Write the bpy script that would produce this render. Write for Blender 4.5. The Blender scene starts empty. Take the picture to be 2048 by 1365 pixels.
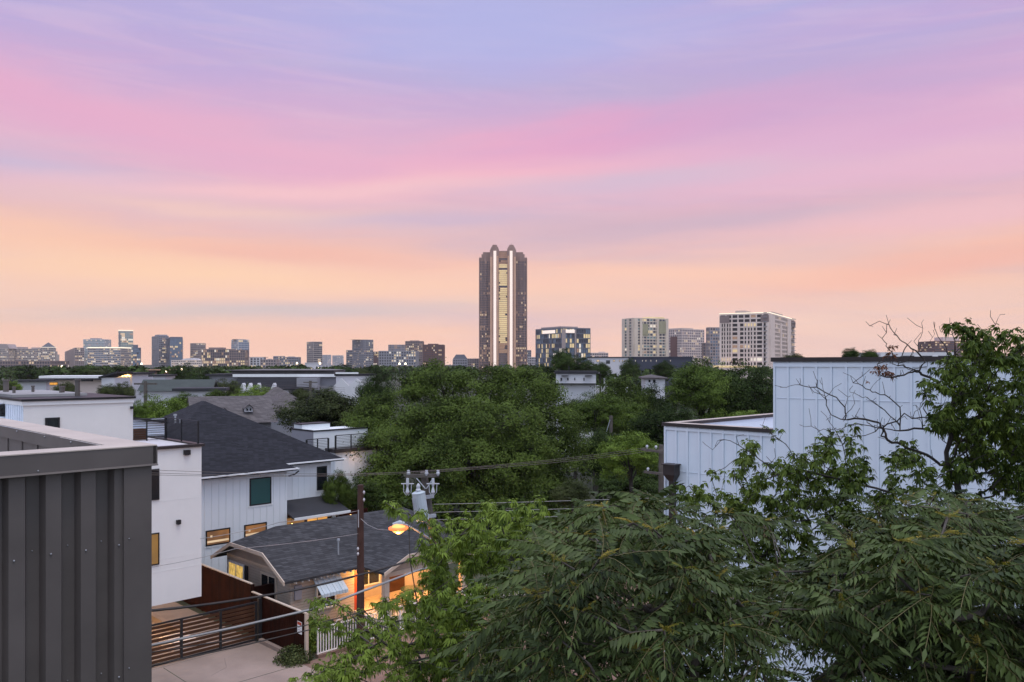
import bpy, math, random
import numpy as np
from mathutils import Vector

SC = bpy.context.scene
COL = SC.collection
H, F, CX, YH = 12.0, 1650.0, 1024.0, 728.0      # eye height, focal length in photo pixels, horizon
S2 = math.sqrt(0.5)
A = Vector((S2, S2, 0)); B = Vector((-S2, S2, 0)); UP = Vector((0, 0, 1))

def P(px, py, d): return Vector(((px - CX) * d / F, d, H - (py - YH) * d / F))
def zat(py, d): return H - (py - YH) * d / F
def R(a): return math.radians(a)
def srgb(r, g, b):
    f = lambda c: (c / 255 / 12.92) if c / 255 <= .04045 else ((c / 255 + .055) / 1.055) ** 2.4
    return (f(r), f(g), f(b))

# ------------------------------------------------------------------ objects
def tag(o, label=None, cat=None, group=None, kind=None):
    if label: o['label'] = label
    if cat: o['category'] = cat
    if group: o['group'] = group
    if kind: o['kind'] = kind
    return o

def thing(name, label, cat, loc=(0, 0, 0), group=None):
    o = bpy.data.objects.new(name, None); COL.objects.link(o)
    o.empty_display_size = .3; o.location = loc
    return tag(o, label, cat, group)

def origin_of(o):
    while o is not None and o.parent is not None: o = o.parent
    return Vector(o.location) if o is not None else Vector((0, 0, 0))

class Fr:
    """A local frame: x along u, y along v, z up."""
    def __init__(s, o, u=(1, 0, 0), v=(0, 1, 0)):
        s.o = Vector(o); s.u = Vector(u).normalized(); s.v = Vector(v).normalized()
    def w(s, p): return s.o + s.u * p[0] + s.v * p[1] + UP * p[2]
    def at(s, px, y=0.0):
        k = (px - CX) / F; o = s.o + s.v * y
        x = (k * o.y - o.x) / (s.u.x - k * s.u.y)
        return x, o.y + x * s.u.y
    def xz(s, px, py, y=0.0):
        x, d = s.at(px, y); return x, zat(py, d) - s.o.z

WORLD = Fr((0, 0, 0))

class MB:
    def __init__(s, fr=WORLD): s.v = []; s.f = []; s.m = []; s.fr = fr
    def pts(s, ps):
        n = len(s.v); s.v += [s.fr.w(p) for p in ps]; return n
    def face(s, ps, m=0):
        n = s.pts(ps); s.f.append(tuple(range(n, n + len(ps)))); s.m.append(m)
    def box(s, a, b, m=0):
        (x0, y0, z0), (x1, y1, z1) = a, b
        n = s.pts([(x0, y0, z0), (x1, y0, z0), (x1, y1, z0), (x0, y1, z0), (x0, y0, z1), (x1, y0, z1), (x1, y1, z1), (x0, y1, z1)])
        for q in ((0, 3, 2, 1), (4, 5, 6, 7), (0, 1, 5, 4), (1, 2, 6, 5), (2, 3, 7, 6), (3, 0, 4, 7)):
            s.f.append(tuple(n + i for i in q)); s.m.append(m)
        return s
    def prism(s, poly, ext, m=0):
        """closed solid: polygon (local points) swept by local vector ext"""
        k = len(poly); e = Vector(ext)
        n = s.pts(poly); s.pts([tuple(Vector(p) + e) for p in poly])
        s.f.append(tuple(n + i for i in range(k))[::-1]); s.m.append(m)
        s.f.append(tuple(n + k + i for i in range(k))); s.m.append(m)
        for i in range(k):
            j = (i + 1) % k
            s.f.append((n + i, n + j, n + k + j, n + k + i)); s.m.append(m)
        return s
    def solid(s, ps, faces, m=0):
        n = s.pts(ps)
        for f in faces: s.f.append(tuple(n + i for i in f)); s.m.append(m)
        return s
    def tube(s, ps, rs, sides=6, m=0, cap=True):
        ps = [Vector(s.fr.w(p)) for p in ps]
        if not isinstance(rs, (list, tuple)): rs = [rs] * len(ps)
        rings = []
        for i, p in enumerate(ps):
            t = (ps[min(i + 1, len(ps) - 1)] - ps[max(i - 1, 0)])
            if t.length < 1e-9: t = Vector((0, 0, 1))
            t.normalize()
            a = t.cross(Vector((0, 0, 1)) if abs(t.z) < .9 else Vector((1, 0, 0))).normalized(); b = t.cross(a)
            n = len(s.v)
            for k in range(sides):
                q = 2 * math.pi * k / sides
                s.v.append(p + (a * math.cos(q) + b * math.sin(q)) * rs[i])
            rings.append(n)
        for i in range(len(rings) - 1):
            for k in range(sides):
                j = (k + 1) % sides
                s.f.append((rings[i] + k, rings[i] + j, rings[i + 1] + j, rings[i + 1] + k)); s.m.append(m)
        if cap:
            s.f.append(tuple(rings[0] + k for k in range(sides))[::-1]); s.m.append(m)
            s.f.append(tuple(rings[-1] + k for k in range(sides))); s.m.append(m)
        return s
    def ball(s, c, r, n=8, m=0, sq=1.0):
        c = s.fr.w(c); k0 = len(s.v); rows = n // 2
        for i in range(rows + 1):
            t = math.pi * i / rows
            for k in range(n):
                q = 2 * math.pi * k / n
                s.v.append(c + Vector((math.sin(t) * math.cos(q) * r, math.sin(t) * math.sin(q) * r, math.cos(t) * r * sq)))
        for i in range(rows):
            for k in range(n):
                j = (k + 1) % n
                s.f.append((k0 + i * n + k, k0 + (i + 1) * n + k, k0 + (i + 1) * n + j, k0 + i * n + j)); s.m.append(m)
        return s
    def build_each(s, name, mats, parent, n, smooth=False):
        """the collected faces as n equal consecutive pieces, each an object of its own"""
        k = len(s.f) // n; out = []
        for i in range(n):
            q = MB(s.fr); fs = s.f[i * k:(i + 1) * k]; used = sorted({v for f in fs for v in f}); ix = {v: j for j, v in enumerate(used)}
            q.v = [s.v[v] for v in used]; q.f = [tuple(ix[v] for v in f) for f in fs]; q.m = s.m[i * k:(i + 1) * k]
            out.append(q.build(name, mats, parent, smooth=smooth))
        return out
    def build(s, name, mats, parent=None, loc=None, smooth=False):
        o0 = origin_of(parent) if parent is not None else Vector(loc if loc is not None else (0, 0, 0))
        me = bpy.data.meshes.new(name)
        me.from_pydata([tuple(p - o0) for p in s.v], [], s.f)
        if not isinstance(mats, (list, tuple)): mats = [mats]
        for m in mats: me.materials.append(m)
        if len(mats) > 1: me.polygons.foreach_set('material_index', s.m)
        if smooth: me.polygons.foreach_set('use_smooth', [True] * len(me.polygons))
        me.update()
        o = bpy.data.objects.new(name, me); COL.objects.link(o)
        if parent is not None: o.parent = parent
        else: o.location = o0
        return o

def np_mesh(name, verts, nv, faces_loop, counts, mats, mi=None, smooth=False):
    me = bpy.data.meshes.new(name)
    me.vertices.add(nv); me.vertices.foreach_set('co', verts.astype(np.float32).ravel())
    me.loops.add(len(faces_loop)); me.loops.foreach_set('vertex_index', faces_loop.astype(np.int32))
    me.polygons.add(len(counts))
    st = np.concatenate([[0], np.cumsum(counts)[:-1]]).astype(np.int32)
    me.polygons.foreach_set('loop_start', st)
    for m in mats: me.materials.append(m)
    if mi is not None: me.polygons.foreach_set('material_index', mi.astype(np.int32))
    me.update(calc_edges=True); me.validate()
    return me

# ------------------------------------------------------------------ materials
class NT:
    def __init__(s, nt): s.nt = nt; nt.nodes.clear()
    def n(s, t, **kw):
        x = s.nt.nodes.new(t)
        for k, v in kw.items():
            if k.startswith('i_'): x.inputs[k[2:].replace('_', ' ')].default_value = v
            else: setattr(x, k, v)
        return x
    def l(s, a, b): s.nt.links.new(a, b)
    def math(s, op, a, b=None, c=None, clamp=False):
        x = s.nt.nodes.new('ShaderNodeMath'); x.operation = op; x.use_clamp = clamp
        for i, v in enumerate((a, b, c)):
            if v is None: continue
            if isinstance(v, (int, float)): x.inputs[i].default_value = v
            else: s.l(v, x.inputs[i])
        return x.outputs[0]
    def mix(s, fac, a, b, mode='MIX'):
        x = s.nt.nodes.new('ShaderNodeMix'); x.data_type = 'RGBA'; x.blend_type = mode; x.clamp_factor = True
        for sock, v in ((x.inputs[0], fac), (x.inputs[6], a), (x.inputs[7], b)):
            if isinstance(v, (int, float)): sock.default_value = v
            elif isinstance(v, (tuple, list)): sock.default_value = (*v[:3], 1)
            else: s.l(v, sock)
        return x.outputs[2]
    def ramp(s, fac, stops, interp='LINEAR'):
        x = s.nt.nodes.new('ShaderNodeValToRGB'); cr = x.color_ramp; cr.interpolation = interp
        while len(cr.elements) < len(stops): cr.elements.new(.5)
        for e, (p, c) in zip(cr.elements, stops): e.position = p; e.color = (*c, 1)
        s.l(fac, x.inputs[0]); return x.outputs[0]

def new_mat(name):
    m = bpy.data.materials.new(name); m.use_nodes = True
    t = NT(m.node_tree)
    out = t.n('ShaderNodeOutputMaterial'); b = t.n('ShaderNodeBsdfPrincipled')
    t.l(b.outputs[0], out.inputs[0])
    return m, t, b, out

def mat(name, col, rough=.7, var=.12, scale=2.0, metal=0.0, bump=0.0, spec=.3, fine=0.0, streak=0.0):
    m, t, b, out = new_mat(name)
    tc = t.n('ShaderNodeTexCoord')
    no = t.n('ShaderNodeTexNoise'); no.inputs['Scale'].default_value = scale; no.inputs['Detail'].default_value = 6
    no.inputs['Roughness'].default_value = .6
    t.l(tc.outputs['Object'], no.inputs['Vector'])
    dark = tuple(c * (1 - var) for c in col); lite = tuple(min(1, c * (1 + var)) for c in col)
    c = t.ramp(no.outputs[0], [(.3, dark), (.7, lite)])
    if streak:
        mp = t.n('ShaderNodeMapping'); mp.inputs['Scale'].default_value = (3.0, 3.0, .12)
        t.l(tc.outputs['Object'], mp.inputs[0])
        n2 = t.n('ShaderNodeTexNoise'); n2.inputs['Scale'].default_value = 2.2; n2.inputs['Detail'].default_value = 5
        t.l(mp.outputs[0], n2.inputs['Vector'])
        c = t.mix(t.math('MULTIPLY', n2.outputs[0], streak), c, tuple(x * .72 for x in col))
    t.l(c, b.inputs['Base Color'])
    b.inputs['Roughness'].default_value = rough; b.inputs['Metallic'].default_value = metal
    b.inputs['Specular IOR Level'].default_value = spec
    if bump:
        n3 = t.n('ShaderNodeTexNoise'); n3.inputs['Scale'].default_value = fine or scale * 12; n3.inputs['Detail'].default_value = 4
        t.l(tc.outputs['Object'], n3.inputs['Vector'])
        bp = t.n('ShaderNodeBump'); bp.inputs['Strength'].default_value = bump; bp.inputs['Distance'].default_value = .02
        t.l(n3.outputs[0], bp.inputs['Height']); t.l(bp.outputs[0], b.inputs['Normal'])
    return m

def emit_mat(name, col, strength, var=.25, scale=1.5):
    m, t, b, out = new_mat(name)
    tc = t.n('ShaderNodeTexCoord'); no = t.n('ShaderNodeTexNoise'); no.inputs['Scale'].default_value = scale
    t.l(tc.outputs['Object'], no.inputs['Vector'])
    c = t.ramp(no.outputs[0], [(.35, tuple(x * (1 - var) for x in col)), (.65, col)])
    b.inputs['Base Color'].default_value = (.05, .05, .05, 1)
    t.l(c, b.inputs['Emission Color']); b.inputs['Emission Strength'].default_value = strength
    return m

def shingle_mat(name, col, var=.35, row=.14, tab=.32):
    m, t, b, out = new_mat(name)
    tc = t.n('ShaderNodeTexCoord'); sp = t.n('ShaderNodeSeparateXYZ'); t.l(tc.outputs['Object'], sp.inputs[0])
    cb = t.n('ShaderNodeCombineXYZ')
    t.l(t.math('MULTIPLY', sp.outputs[1], 1.414), cb.inputs[0]); t.l(t.math('MULTIPLY', sp.outputs[2], 2.2), cb.inputs[1])
    br = t.n('ShaderNodeTexBrick'); br.inputs['Scale'].default_value = 1
    br.inputs['Brick Width'].default_value = tab; br.inputs['Row Height'].default_value = row
    br.inputs['Mortar Size'].default_value = .012; br.inputs['Mortar Smooth'].default_value = .3
    br.inputs['Color1'].default_value = (*[c * (1 - var) for c in col], 1)
    br.inputs['Color2'].default_value = (*[c * (1 + var) for c in col], 1)
    br.inputs['Mortar'].default_value = (*[c * .45 for c in col], 1)
    t.l(cb.outputs[0], br.inputs['Vector'])
    no = t.n('ShaderNodeTexNoise'); no.inputs['Scale'].default_value = .55; no.inputs['Detail'].default_value = 5
    t.l(tc.outputs['Object'], no.inputs['Vector'])
    c = t.mix(t.math('MULTIPLY', no.outputs[0], .5), br.outputs[0], tuple(x * .6 for x in col))
    t.l(c, b.inputs['Base Color']); b.inputs['Roughness'].default_value = .85; b.inputs['Specular IOR Level'].default_value = .25
    bp = t.n('ShaderNodeBump'); bp.inputs['Strength'].default_value = .5; bp.inputs['Distance'].default_value = .02
    t.l(br.outputs[1], bp.inputs['Height']); bp.invert = True; t.l(bp.outputs[0], b.inputs['Normal'])
    return m

def lap_mat(name, col, row=.13):
    """horizontal lap boards: a saw-tooth relief by height"""
    m, t, b, out = new_mat(name)
    tc = t.n('ShaderNodeTexCoord'); sp = t.n('ShaderNodeSeparateXYZ'); t.l(tc.outputs['Object'], sp.inputs[0])
    fr = t.math('FRACT', t.math('DIVIDE', sp.outputs[2], row))
    no = t.n('ShaderNodeTexNoise'); no.inputs['Scale'].default_value = 1.7; no.inputs['Detail'].default_value = 6
    t.l(tc.outputs['Object'], no.inputs['Vector'])
    c = t.ramp(no.outputs[0], [(.3, tuple(x * .85 for x in col)), (.7, col)])
    gap = t.math('GREATER_THAN', fr, .9)
    c = t.mix(t.math('MULTIPLY', gap, .55), c, tuple(x * .35 for x in col))
    t.l(c, b.inputs['Base Color']); b.inputs['Roughness'].default_value = .7
    bp = t.n('ShaderNodeBump'); bp.inputs['Strength'].default_value = .8; bp.inputs['Distance'].default_value = .03
    bp.invert = True; t.l(fr, bp.inputs['Height']); t.l(bp.outputs[0], b.inputs['Normal'])
    return m

def leaf_mat(name, dark, lite, rough=.5, spec=.35, trans=.25, nscale=.5, pos=.5):
    m, t, b, out = new_mat(name)
    g = t.n('ShaderNodeNewGeometry'); tc = t.n('ShaderNodeTexCoord'); oi = t.n('ShaderNodeObjectInfo')
    no = t.n('ShaderNodeTexNoise'); no.inputs['Scale'].default_value = nscale; no.inputs['Detail'].default_value = 3
    t.l(tc.outputs['Object'], no.inputs['Vector'])
    f = t.math('ADD', t.math('MULTIPLY', g.outputs['Random Per Island'], .55), t.math('MULTIPLY', t.math('SUBTRACT', no.outputs[0], .3), 1.2 * pos * 1.6))
    f = t.math('ADD', f, t.math('MULTIPLY', t.math('SUBTRACT', oi.outputs['Random'], .5), .35))
    c = t.ramp(f, [(.05, dark), (.95, lite)])
    t.l(c, b.inputs['Base Color']); b.inputs['Roughness'].default_value = rough; b.inputs['Specular IOR Level'].default_value = spec
    tr = t.n('ShaderNodeBsdfTranslucent')
    t.l(t.mix(1.0, c, (1.0, 1.0, .45), 'MULTIPLY'), tr.inputs[0])
    mx = t.n('ShaderNodeMixShader'); mx.inputs[0].default_value = trans
    t.l(b.outputs[0], mx.inputs[1]); t.l(tr.outputs[0], mx.inputs[2]); t.l(mx.outputs[0], out.inputs[0])
    return m

def glass_mat(name, col, rough=.08, metal=.0, spec=.8):
    return mat(name, col, rough=rough, var=.15, scale=.3, metal=metal, spec=spec)

M = {}
M['stucco'] = mat('white stucco', (.76, .745, .73), .85, .03, 1.2, bump=.12, streak=.10)
M['white_board'] = mat('white painted siding', (.76, .78, .80), .6, .03, .8, streak=.08)
M['white_trim'] = mat('white trim', (.78, .78, .78), .6, .04)
M['blue_white'] = mat('cool white siding', (.72, .78, .86), .6, .05, .35, streak=.16)
M['dark_trim'] = mat('black trim', (.018, .018, .02), .5, .2)
M['bronze'] = mat('dark bronze flashing', (.035, .028, .028), .45, .2)
M['char_metal'] = mat('charcoal painted steel', (.106, .090, .084), .45, .16, 1.4, spec=.45, streak=.3, bump=.05, fine=3)
M['cap_metal'] = mat('weathered top flashing', (.47, .40, .35), .65, .12, 1.6, streak=.1)
M['screw'] = mat('screw heads', (.30, .30, .32), .35, .2, metal=.6)
M['roof_dark'] = shingle_mat('charcoal shingles', (.021, .021, .027), .45)
M['roof_gray'] = shingle_mat('grey shingles', (.054, .053, .057), .45)
M['roof_brown'] = shingle_mat('taupe shingles', (.12, .105, .105))
M['roof_green'] = mat('green grey roofing', (.045, .054, .047), .7, .2, .6)
M['roof_slate'] = mat('dark slate roofing', (.034, .034, .040), .75, .2, .6)
M['roof_flat'] = mat('grey flat roof membrane', (.30, .29, .29), .8, .2, .5)
M['lap_tan'] = lap_mat('tan lap siding', (.42, .35, .29))
M['tan_panel'] = mat('tan gable board', (.36, .29, .235), .75, .08, 1.0)
M['tan_trim'] = mat('tan fascia', (.50, .41, .33), .65, .08)
M['fence_red'] = mat('red brown fence boards', (.028, .0075, .0045), .7, .35, 1.6, bump=.2, streak=.5, spec=.06)
M['fence_dark'] = mat('dark brown fence boards', (.019, .0065, .0048), .7, .3, 1.6, bump=.2, streak=.5, spec=.06)
M['gate_slat'] = mat('stained gate slats', (.075, .036, .020), .6, .3, 1.5, streak=.4, spec=.1)
M['concrete'] = mat('pale concrete', (.27, .205, .175), .85, .25, .35, bump=.25, fine=14)
M['alley'] = mat('worn pink concrete', (.20, .125, .095), .9, .3, .3, bump=.3, fine=10)
M['ground'] = mat('dark verge', (.05, .055, .035), .95, .4, .2, bump=.4)
M['pole_wood'] = mat('weathered pole wood', (.115, .10, .088), .85, .3, 2.5, bump=.4, streak=.5)
M['pole_brown'] = mat('dark creosote pole', (.06, .032, .026), .8, .3, 2.5, bump=.3, streak=.5)
M['galv'] = mat('galvanised metal', (.42, .45, .48), .4, .1, 3, metal=.3)
M['transformer'] = mat('pale grey tank paint', (.44, .50, .54), .45, .07, 2)
M['porcelain'] = mat('grey porcelain', (.50, .52, .56), .3, .05)
M['cable'] = mat('dark cable sheath', (.05, .042, .04), .6, .2)
M['cable_gray'] = mat('grey cable', (.30, .29, .29), .5, .2)
M['line'] = mat('bare line wire', (.15, .125, .11), .5, .2)
M['iron_white'] = mat('white iron', (.78, .74, .70), .5, .08)
M['red_paint'] = mat('rust red paint', (.42, .06, .025), .5, .15)
M['glass'] = glass_mat('dark window glass', (.016, .02, .024))
M['glass_dull'] = glass_mat('dull window glass', (.016, .018, .02), .3, 0, .08)
M['joint_shade'] = mat('panel joint', (.44, .49, .57), .7, .1)  # darker tone for the shadow lines painted along the panel joints
M['glass_teal'] = glass_mat('teal window glass', (.035, .10, .095), .18)
M['glass_blue'] = glass_mat('blue curtain glass', (.19, .25, .33), .25, .25, .4)
M['glass_green'] = glass_mat('green curtain glass', (.24, .33, .32), .25, .25, .4)
M['glass_far'] = glass_mat('far window glass', (.085, .085, .105), .35, .0, .25)
M['glass_gold'] = glass_mat('gold tinted glass', (.33, .30, .19), .3, .2, .4)
M['lit_amber'] = emit_mat('amber lit room', srgb(255, 178, 70), .9)
M['lit_warm'] = emit_mat('warm lit window', srgb(255, 222, 180), .78)
M['lit_white'] = emit_mat('white lit window', srgb(255, 242, 224), .95)
M['lit_dim'] = emit_mat('dim lit window', srgb(215, 170, 140), .5)
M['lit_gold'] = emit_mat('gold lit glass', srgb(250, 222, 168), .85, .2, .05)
M['lit_strip'] = emit_mat('white light strip', srgb(255, 236, 228), 1.05, .05)
M['lit_line'] = emit_mat('roof edge light', srgb(255, 240, 215), 1.5, .1)
M['lamp_glow'] = emit_mat('sodium lamp rim', (1.0, .19, .03), 1.7, .0)  # deep orange of the glare drawn around the street lamp
M['lamp_core'] = emit_mat('sodium lamp core', (1.0, .40, .09), 2.1, .0)
M['lamp_far'] = emit_mat('far lamp', srgb(255, 230, 190), 5, .0)
M['bulb'] = emit_mat('warm bulb', srgb(255, 200, 120), 9, .0)
M['granite'] = mat('brown granite', (.32, .20, .165), .5, .15, .05)
M['granite_d'] = mat('dark brown granite', (.22, .14, .12), .5, .15, .05)
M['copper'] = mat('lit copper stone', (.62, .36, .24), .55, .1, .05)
M['bark'] = mat('grey bark', (.085, .072, .062), .9, .4, 5, bump=.5)
M['bark_d'] = mat('dark bark', (.045, .038, .034), .9, .4, 5, bump=.5)
for k, c in dict(stone=(.38, .325, .30), beige=(.52, .43, .35), cream=(.57, .465, .41), brown=(.20, .15, .14), taupe=(.29, .235, .225),
                 redbrown=(.17, .09, .08), gray=(.22, .215, .235), pale=(.46, .44, .46), slate=(.12, .125, .15), pink=(.50, .40, .37),
                 brick=(.20, .10, .08), navy=(.055, .06, .085), offwhite=(.62, .61, .63)).items():
    M[k] = mat(k + ' facade', c if k in ('navy', 'brick', 'offwhite', 'redbrown') else tuple(min(.74, x * 1.3) for x in c), .75, .1, .05)

# ------------------------------------------------------------------ world, sun, camera
def make_world():
    w = bpy.data.worlds.new('World'); SC.world = w; w.use_nodes = True
    t = NT(w.node_tree)
    out = t.n('ShaderNodeOutputWorld'); bg = t.n('ShaderNodeBackground'); t.l(bg.outputs[0], out.inputs[0])
    tc = t.n('ShaderNodeTexCoord'); sp = t.n('ShaderNodeSeparateXYZ'); t.l(tc.outputs['Generated'], sp.inputs[0])
    x, y, z = sp.outputs
    az = t.math('ARCTAN2', x, y)
    def noise(sx, sz, tilt, seed, detail=4, rough=.5, dist=.0):
        cb = t.n('ShaderNodeCombineXYZ')
        t.l(t.math('MULTIPLY', az, sx), cb.inputs[0])
        t.l(t.math('MULTIPLY', t.math('ADD', z, t.math('MULTIPLY', az, tilt)), sz), cb.inputs[1])
        cb.inputs[2].default_value = seed
        n = t.n('ShaderNodeTexNoise'); n.inputs['Scale'].default_value = 1; n.inputs['Detail'].default_value = detail
        n.inputs['Roughness'].default_value = rough; n.inputs['Distortion'].default_value = dist
        t.l(cb.outputs[0], n.inputs['Vector']); return n.outputs[0]
    up = t.math('MULTIPLY', z, 3.0, clamp=True)
    n1 = noise(2.2, 13, -.06, 3.3, 5, .55, .3)
    zz = t.math('ADD', z, t.math('MULTIPLY', t.math('SUBTRACT', n1, .5), t.math('ADD', .02, t.math('MULTIPLY', up, .085))))
    base = t.ramp(zz, [(.0, srgb(238, 198, 180)), (.035, srgb(243, 199, 178)), (.065, srgb(238, 199, 181)), (.10, srgb(246, 202, 178)),
                       (.135, srgb(240, 192, 182)), (.175, srgb(226, 183, 195)), (.225, srgb(225, 180, 203)), (.275, srgb(215, 174, 207)),
                       (.33, srgb(191, 170, 214)), (.41, srgb(175, 172, 220)), (.55, srgb(150, 170, 225)), (1.0, srgb(180, 188, 214))])
    # blue-grey gaps between the streaks
    n2 = noise(1.6, 17, .05, 9.1, 5, .55, .4)
    g = t.ramp(n2, [(.50, (0, 0, 0)), (.72, (1, 1, 1))])
    band = t.math('MULTIPLY', t.ramp(z, [(.0, (.25,) * 3), (.06, (.7,) * 3), (.20, (.8,) * 3), (.40, (.35,) * 3)]), g)
    c = t.mix(t.math('MULTIPLY', band, .75), base, srgb(187, 177, 203))
    # pink and orange lit streaks
    n3 = noise(1.3, 15, -.10, 21.7, 5, .6, .5)
    g3 = t.ramp(n3, [(.52, (0, 0, 0)), (.75, (1, 1, 1))])
    pk = t.ramp(z, [(.04, srgb(252, 200, 160)), (.13, srgb(244, 168, 150)), (.19, srgb(235, 165, 180)), (.30, srgb(228, 158, 198)), (.42, srgb(196, 165, 215))])
    c = t.mix(t.math('MULTIPLY', g3, .45), c, pk)
    n4 = noise(4, 46, .05, 40.3, 8, .62, .9)
    c = t.mix(t.math('MULTIPLY', t.ramp(n4, [(.46, (0, 0, 0)), (.74, (1, 1, 1))]), .34), c, t.mix(.45, pk, (1, .88, .82)))
    n5 = noise(3, 60, -.05, 71.9, 8, .6, .8)
    c = t.mix(t.math('MULTIPLY', t.ramp(n5, [(.5, (0, 0, 0)), (.75, (1, 1, 1))]), .22), c, srgb(196, 184, 212))
    # the high sky and the sky behind the viewer are brighter and bluer than the sunset side
    hi = t.ramp(z, [(.42, (0, 0, 0)), (.85, (1, 1, 1))], 'EASE')
    # cloud streaks with a place of their own in the sky: azimuth, height, half sizes, tilt, colour
    def streak(px, py, wx, wy, tilt, col, k):
        nonlocal c
        a0 = math.atan((px - CX) / F); z0 = (YH - py) / math.sqrt(F * F + (px - CX) ** 2 + (YH - py) ** 2)
        da = t.math('SUBTRACT', az, a0)
        dz = t.math('SUBTRACT', t.math('SUBTRACT', zz, z0), t.math('MULTIPLY', da, tilt))
        e = t.math('ADD', t.math('POWER', t.math('DIVIDE', da, wx / F), 2), t.math('POWER', t.math('DIVIDE', dz, wy / F), 2))
        f = t.math('EXPONENT', t.math('MULTIPLY', e, -1.0))
        f = t.math('MULTIPLY', f, t.math('MULTIPLY_ADD', n3, .8, .62), clamp=True)
        c = t.mix(t.math('MULTIPLY', f, k * .9), c, srgb(*col))
    streak(100, 225, 460, 45, -.08, (227, 169, 202), .9)
    streak(620, 300, 420, 40, -.05, (234, 177, 201), .85)
    streak(1230, 272, 360, 26, .13, (238, 166, 197), 1.0)
    streak(1000, 345, 460, 26, .08, (243, 184, 199), .95)
    streak(1750, 270, 420, 34, .04, (222, 176, 208), .85)
    streak(1550, 225, 420, 40, .05, (214, 162, 203), .6)
    streak(60, 345, 260, 30, -.06, (200, 184, 212), 1.0)
    streak(150, 410, 300, 26, -.05, (206, 172, 205), .8)
    streak(600, 385, 520, 22, .05, (245, 197, 202), .95)
    streak(500, 440, 460, 24, -.02, (243, 203, 192), .95)
    streak(900, 450, 300, 20, .04, (208, 184, 205), .95)
    streak(1000, 60, 420, 90, .0, (176, 182, 230), .75)
    streak(1500, 170, 600, 60, .05, (180, 168, 210), .6)
    streak(1330, 365, 300, 22, .06, (208, 189, 210), .95)
    streak(1800, 330, 420, 36, .04, (230, 184, 206), .9)
    streak(1850, 440, 420, 34, .03, (240, 192, 198), .95)
    streak(1350, 455, 420, 28, .05, (200, 176, 196), .75)
    streak(150, 490, 420, 40, -.05, (252, 202, 174), .95)
    streak(620, 515, 300, 16, -.02, (244, 186, 170), .95)
    streak(450, 555, 420, 26, -.02, (255, 211, 176), .95)
    streak(1850, 530, 360, 26, .05, (244, 180, 162), .95)
    streak(1200, 555, 500, 40, .02, (252, 203, 180), .9)
    streak(480, 622, 420, 18, .05, (204, 192, 192), .85)
    streak(1500, 610, 500, 22, .02, (236, 194, 184), .6)
    streak(1800, 690, 500, 40, .0, (226, 194, 186), .7)
    streak(500, 680, 600, 40, .0, (240, 192, 172), .6)
    back = t.ramp(t.math('MULTIPLY_ADD', y, -.5, .5), [(.16, (0, 0, 0)), (.62, (1, 1, 1))], 'EASE')
    c = t.mix(t.math('MULTIPLY', back, .88), c, srgb(188, 202, 225))
    glow = t.ramp(z, [(.0, (1, 1, 1)), (.16, (0, 0, 0))], 'EASE')
    st = t.math('ADD', t.math('MULTIPLY_ADD', glow, .11, 1.04), t.math('ADD', t.math('MULTIPLY', hi, SKY_HI), t.math('MULTIPLY', back, SKY_BACK)))
    t.l(c, bg.inputs[0]); t.l(st, bg.inputs[1])
SKY_HI, SKY_BACK = .85, .42
make_world()

sl = bpy.data.lights.new('sun', 'SUN'); sl.energy = 1.35; sl.angle = R(24); sl.color = (1, .90, .80)
sun = bpy.data.objects.new('sun', sl); COL.objects.link(sun)
sun.rotation_euler = Vector((-.16, .24, -.95)).to_track_quat('-Z', 'Y').to_euler()

cam_d = bpy.data.cameras.new('camera'); cam = bpy.data.objects.new('camera', cam_d); COL.objects.link(cam)
cam_d.sensor_width = 36; cam_d.lens = 36 * F / 2048; cam_d.shift_y = (YH - 682.5) / 2048
cam_d.clip_start = .05; cam_d.clip_end = 20000
cam.location = (0, 0, H); cam.rotation_euler = (R(90), 0, 0)
SC.camera = cam
SC.view_settings.view_transform = 'Standard'; SC.view_settings.look = 'None'
SC.view_settings.exposure = 0; SC.view_settings.gamma = 1
SC.render.engine = 'CYCLES'
SC.cycles.use_denoising = True; SC.cycles.max_bounces = 6; SC.cycles.diffuse_bounces = 4; SC.cycles.glossy_bounces = 2
SC.cycles.transmission_bounces = 2; SC.cycles.transparent_max_bounces = 4; SC.cycles.sample_clamp_indirect = 4

def lamp(name, loc, energy, col, size=.15):
    l = bpy.data.lights.new(name, 'POINT'); l.energy = energy; l.color = col; l.shadow_soft_size = size
    o = bpy.data.objects.new(name, l); COL.objects.link(o); o.location = loc
    return o
# ------------------------------------------------------------------ ground
g = MB(); g.face([(-9000, -400, 0), (9000, -400, 0), (9000, 9000, 0), (-9000, 9000, 0)])
tag(g.build('ground', M['ground']), kind='structure')

FC = Vector((-8.31, 33.3, 0))                  # corner of the wooden fence at the alley
fa = Fr(FC, A, B)                              # x along the alley, y away from it
al = MB(fa); al.face([(-40, -12, .004), (60, -12, .004), (60, -.1, .004), (-40, -.1, .004)])
tag(al.build('alley', M['alley']), kind='structure')
dw = MB(fa)
dw.face([(-12, -3.0, .008), (-.3, -3.0, .008), (-.3, 3.4, .008), (-12, 3.4, .008)])
dw.face([(-12, 3.42, .008), (-.3, 3.42, .008), (-.3, 16, .008), (-12, 16, .008)])
dw.build('driveway', M['concrete'])['kind'] = 'structure'
jt = MB(fa)
for x in (-7.6, -4.4): jt.box((x, -3, .0085), (x + .03, 3.3, .012))
for y in (-.2,): jt.box((-12, y, .0085), (-.35, y + .03, .0125))
for pl in (((-9.2, -2.8), (-8.6, -1.2), (-8.9, .6), (-8.3, 2.1)), ((-3.4, 1.2), (-2.6, 1.6), (-2.2, 2.6))):
    jt.tube([(x, y, .006) for x, y in pl], .006, 4)
jt.build('pavement_joint', M['ground'])['kind'] = 'structure'
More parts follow.
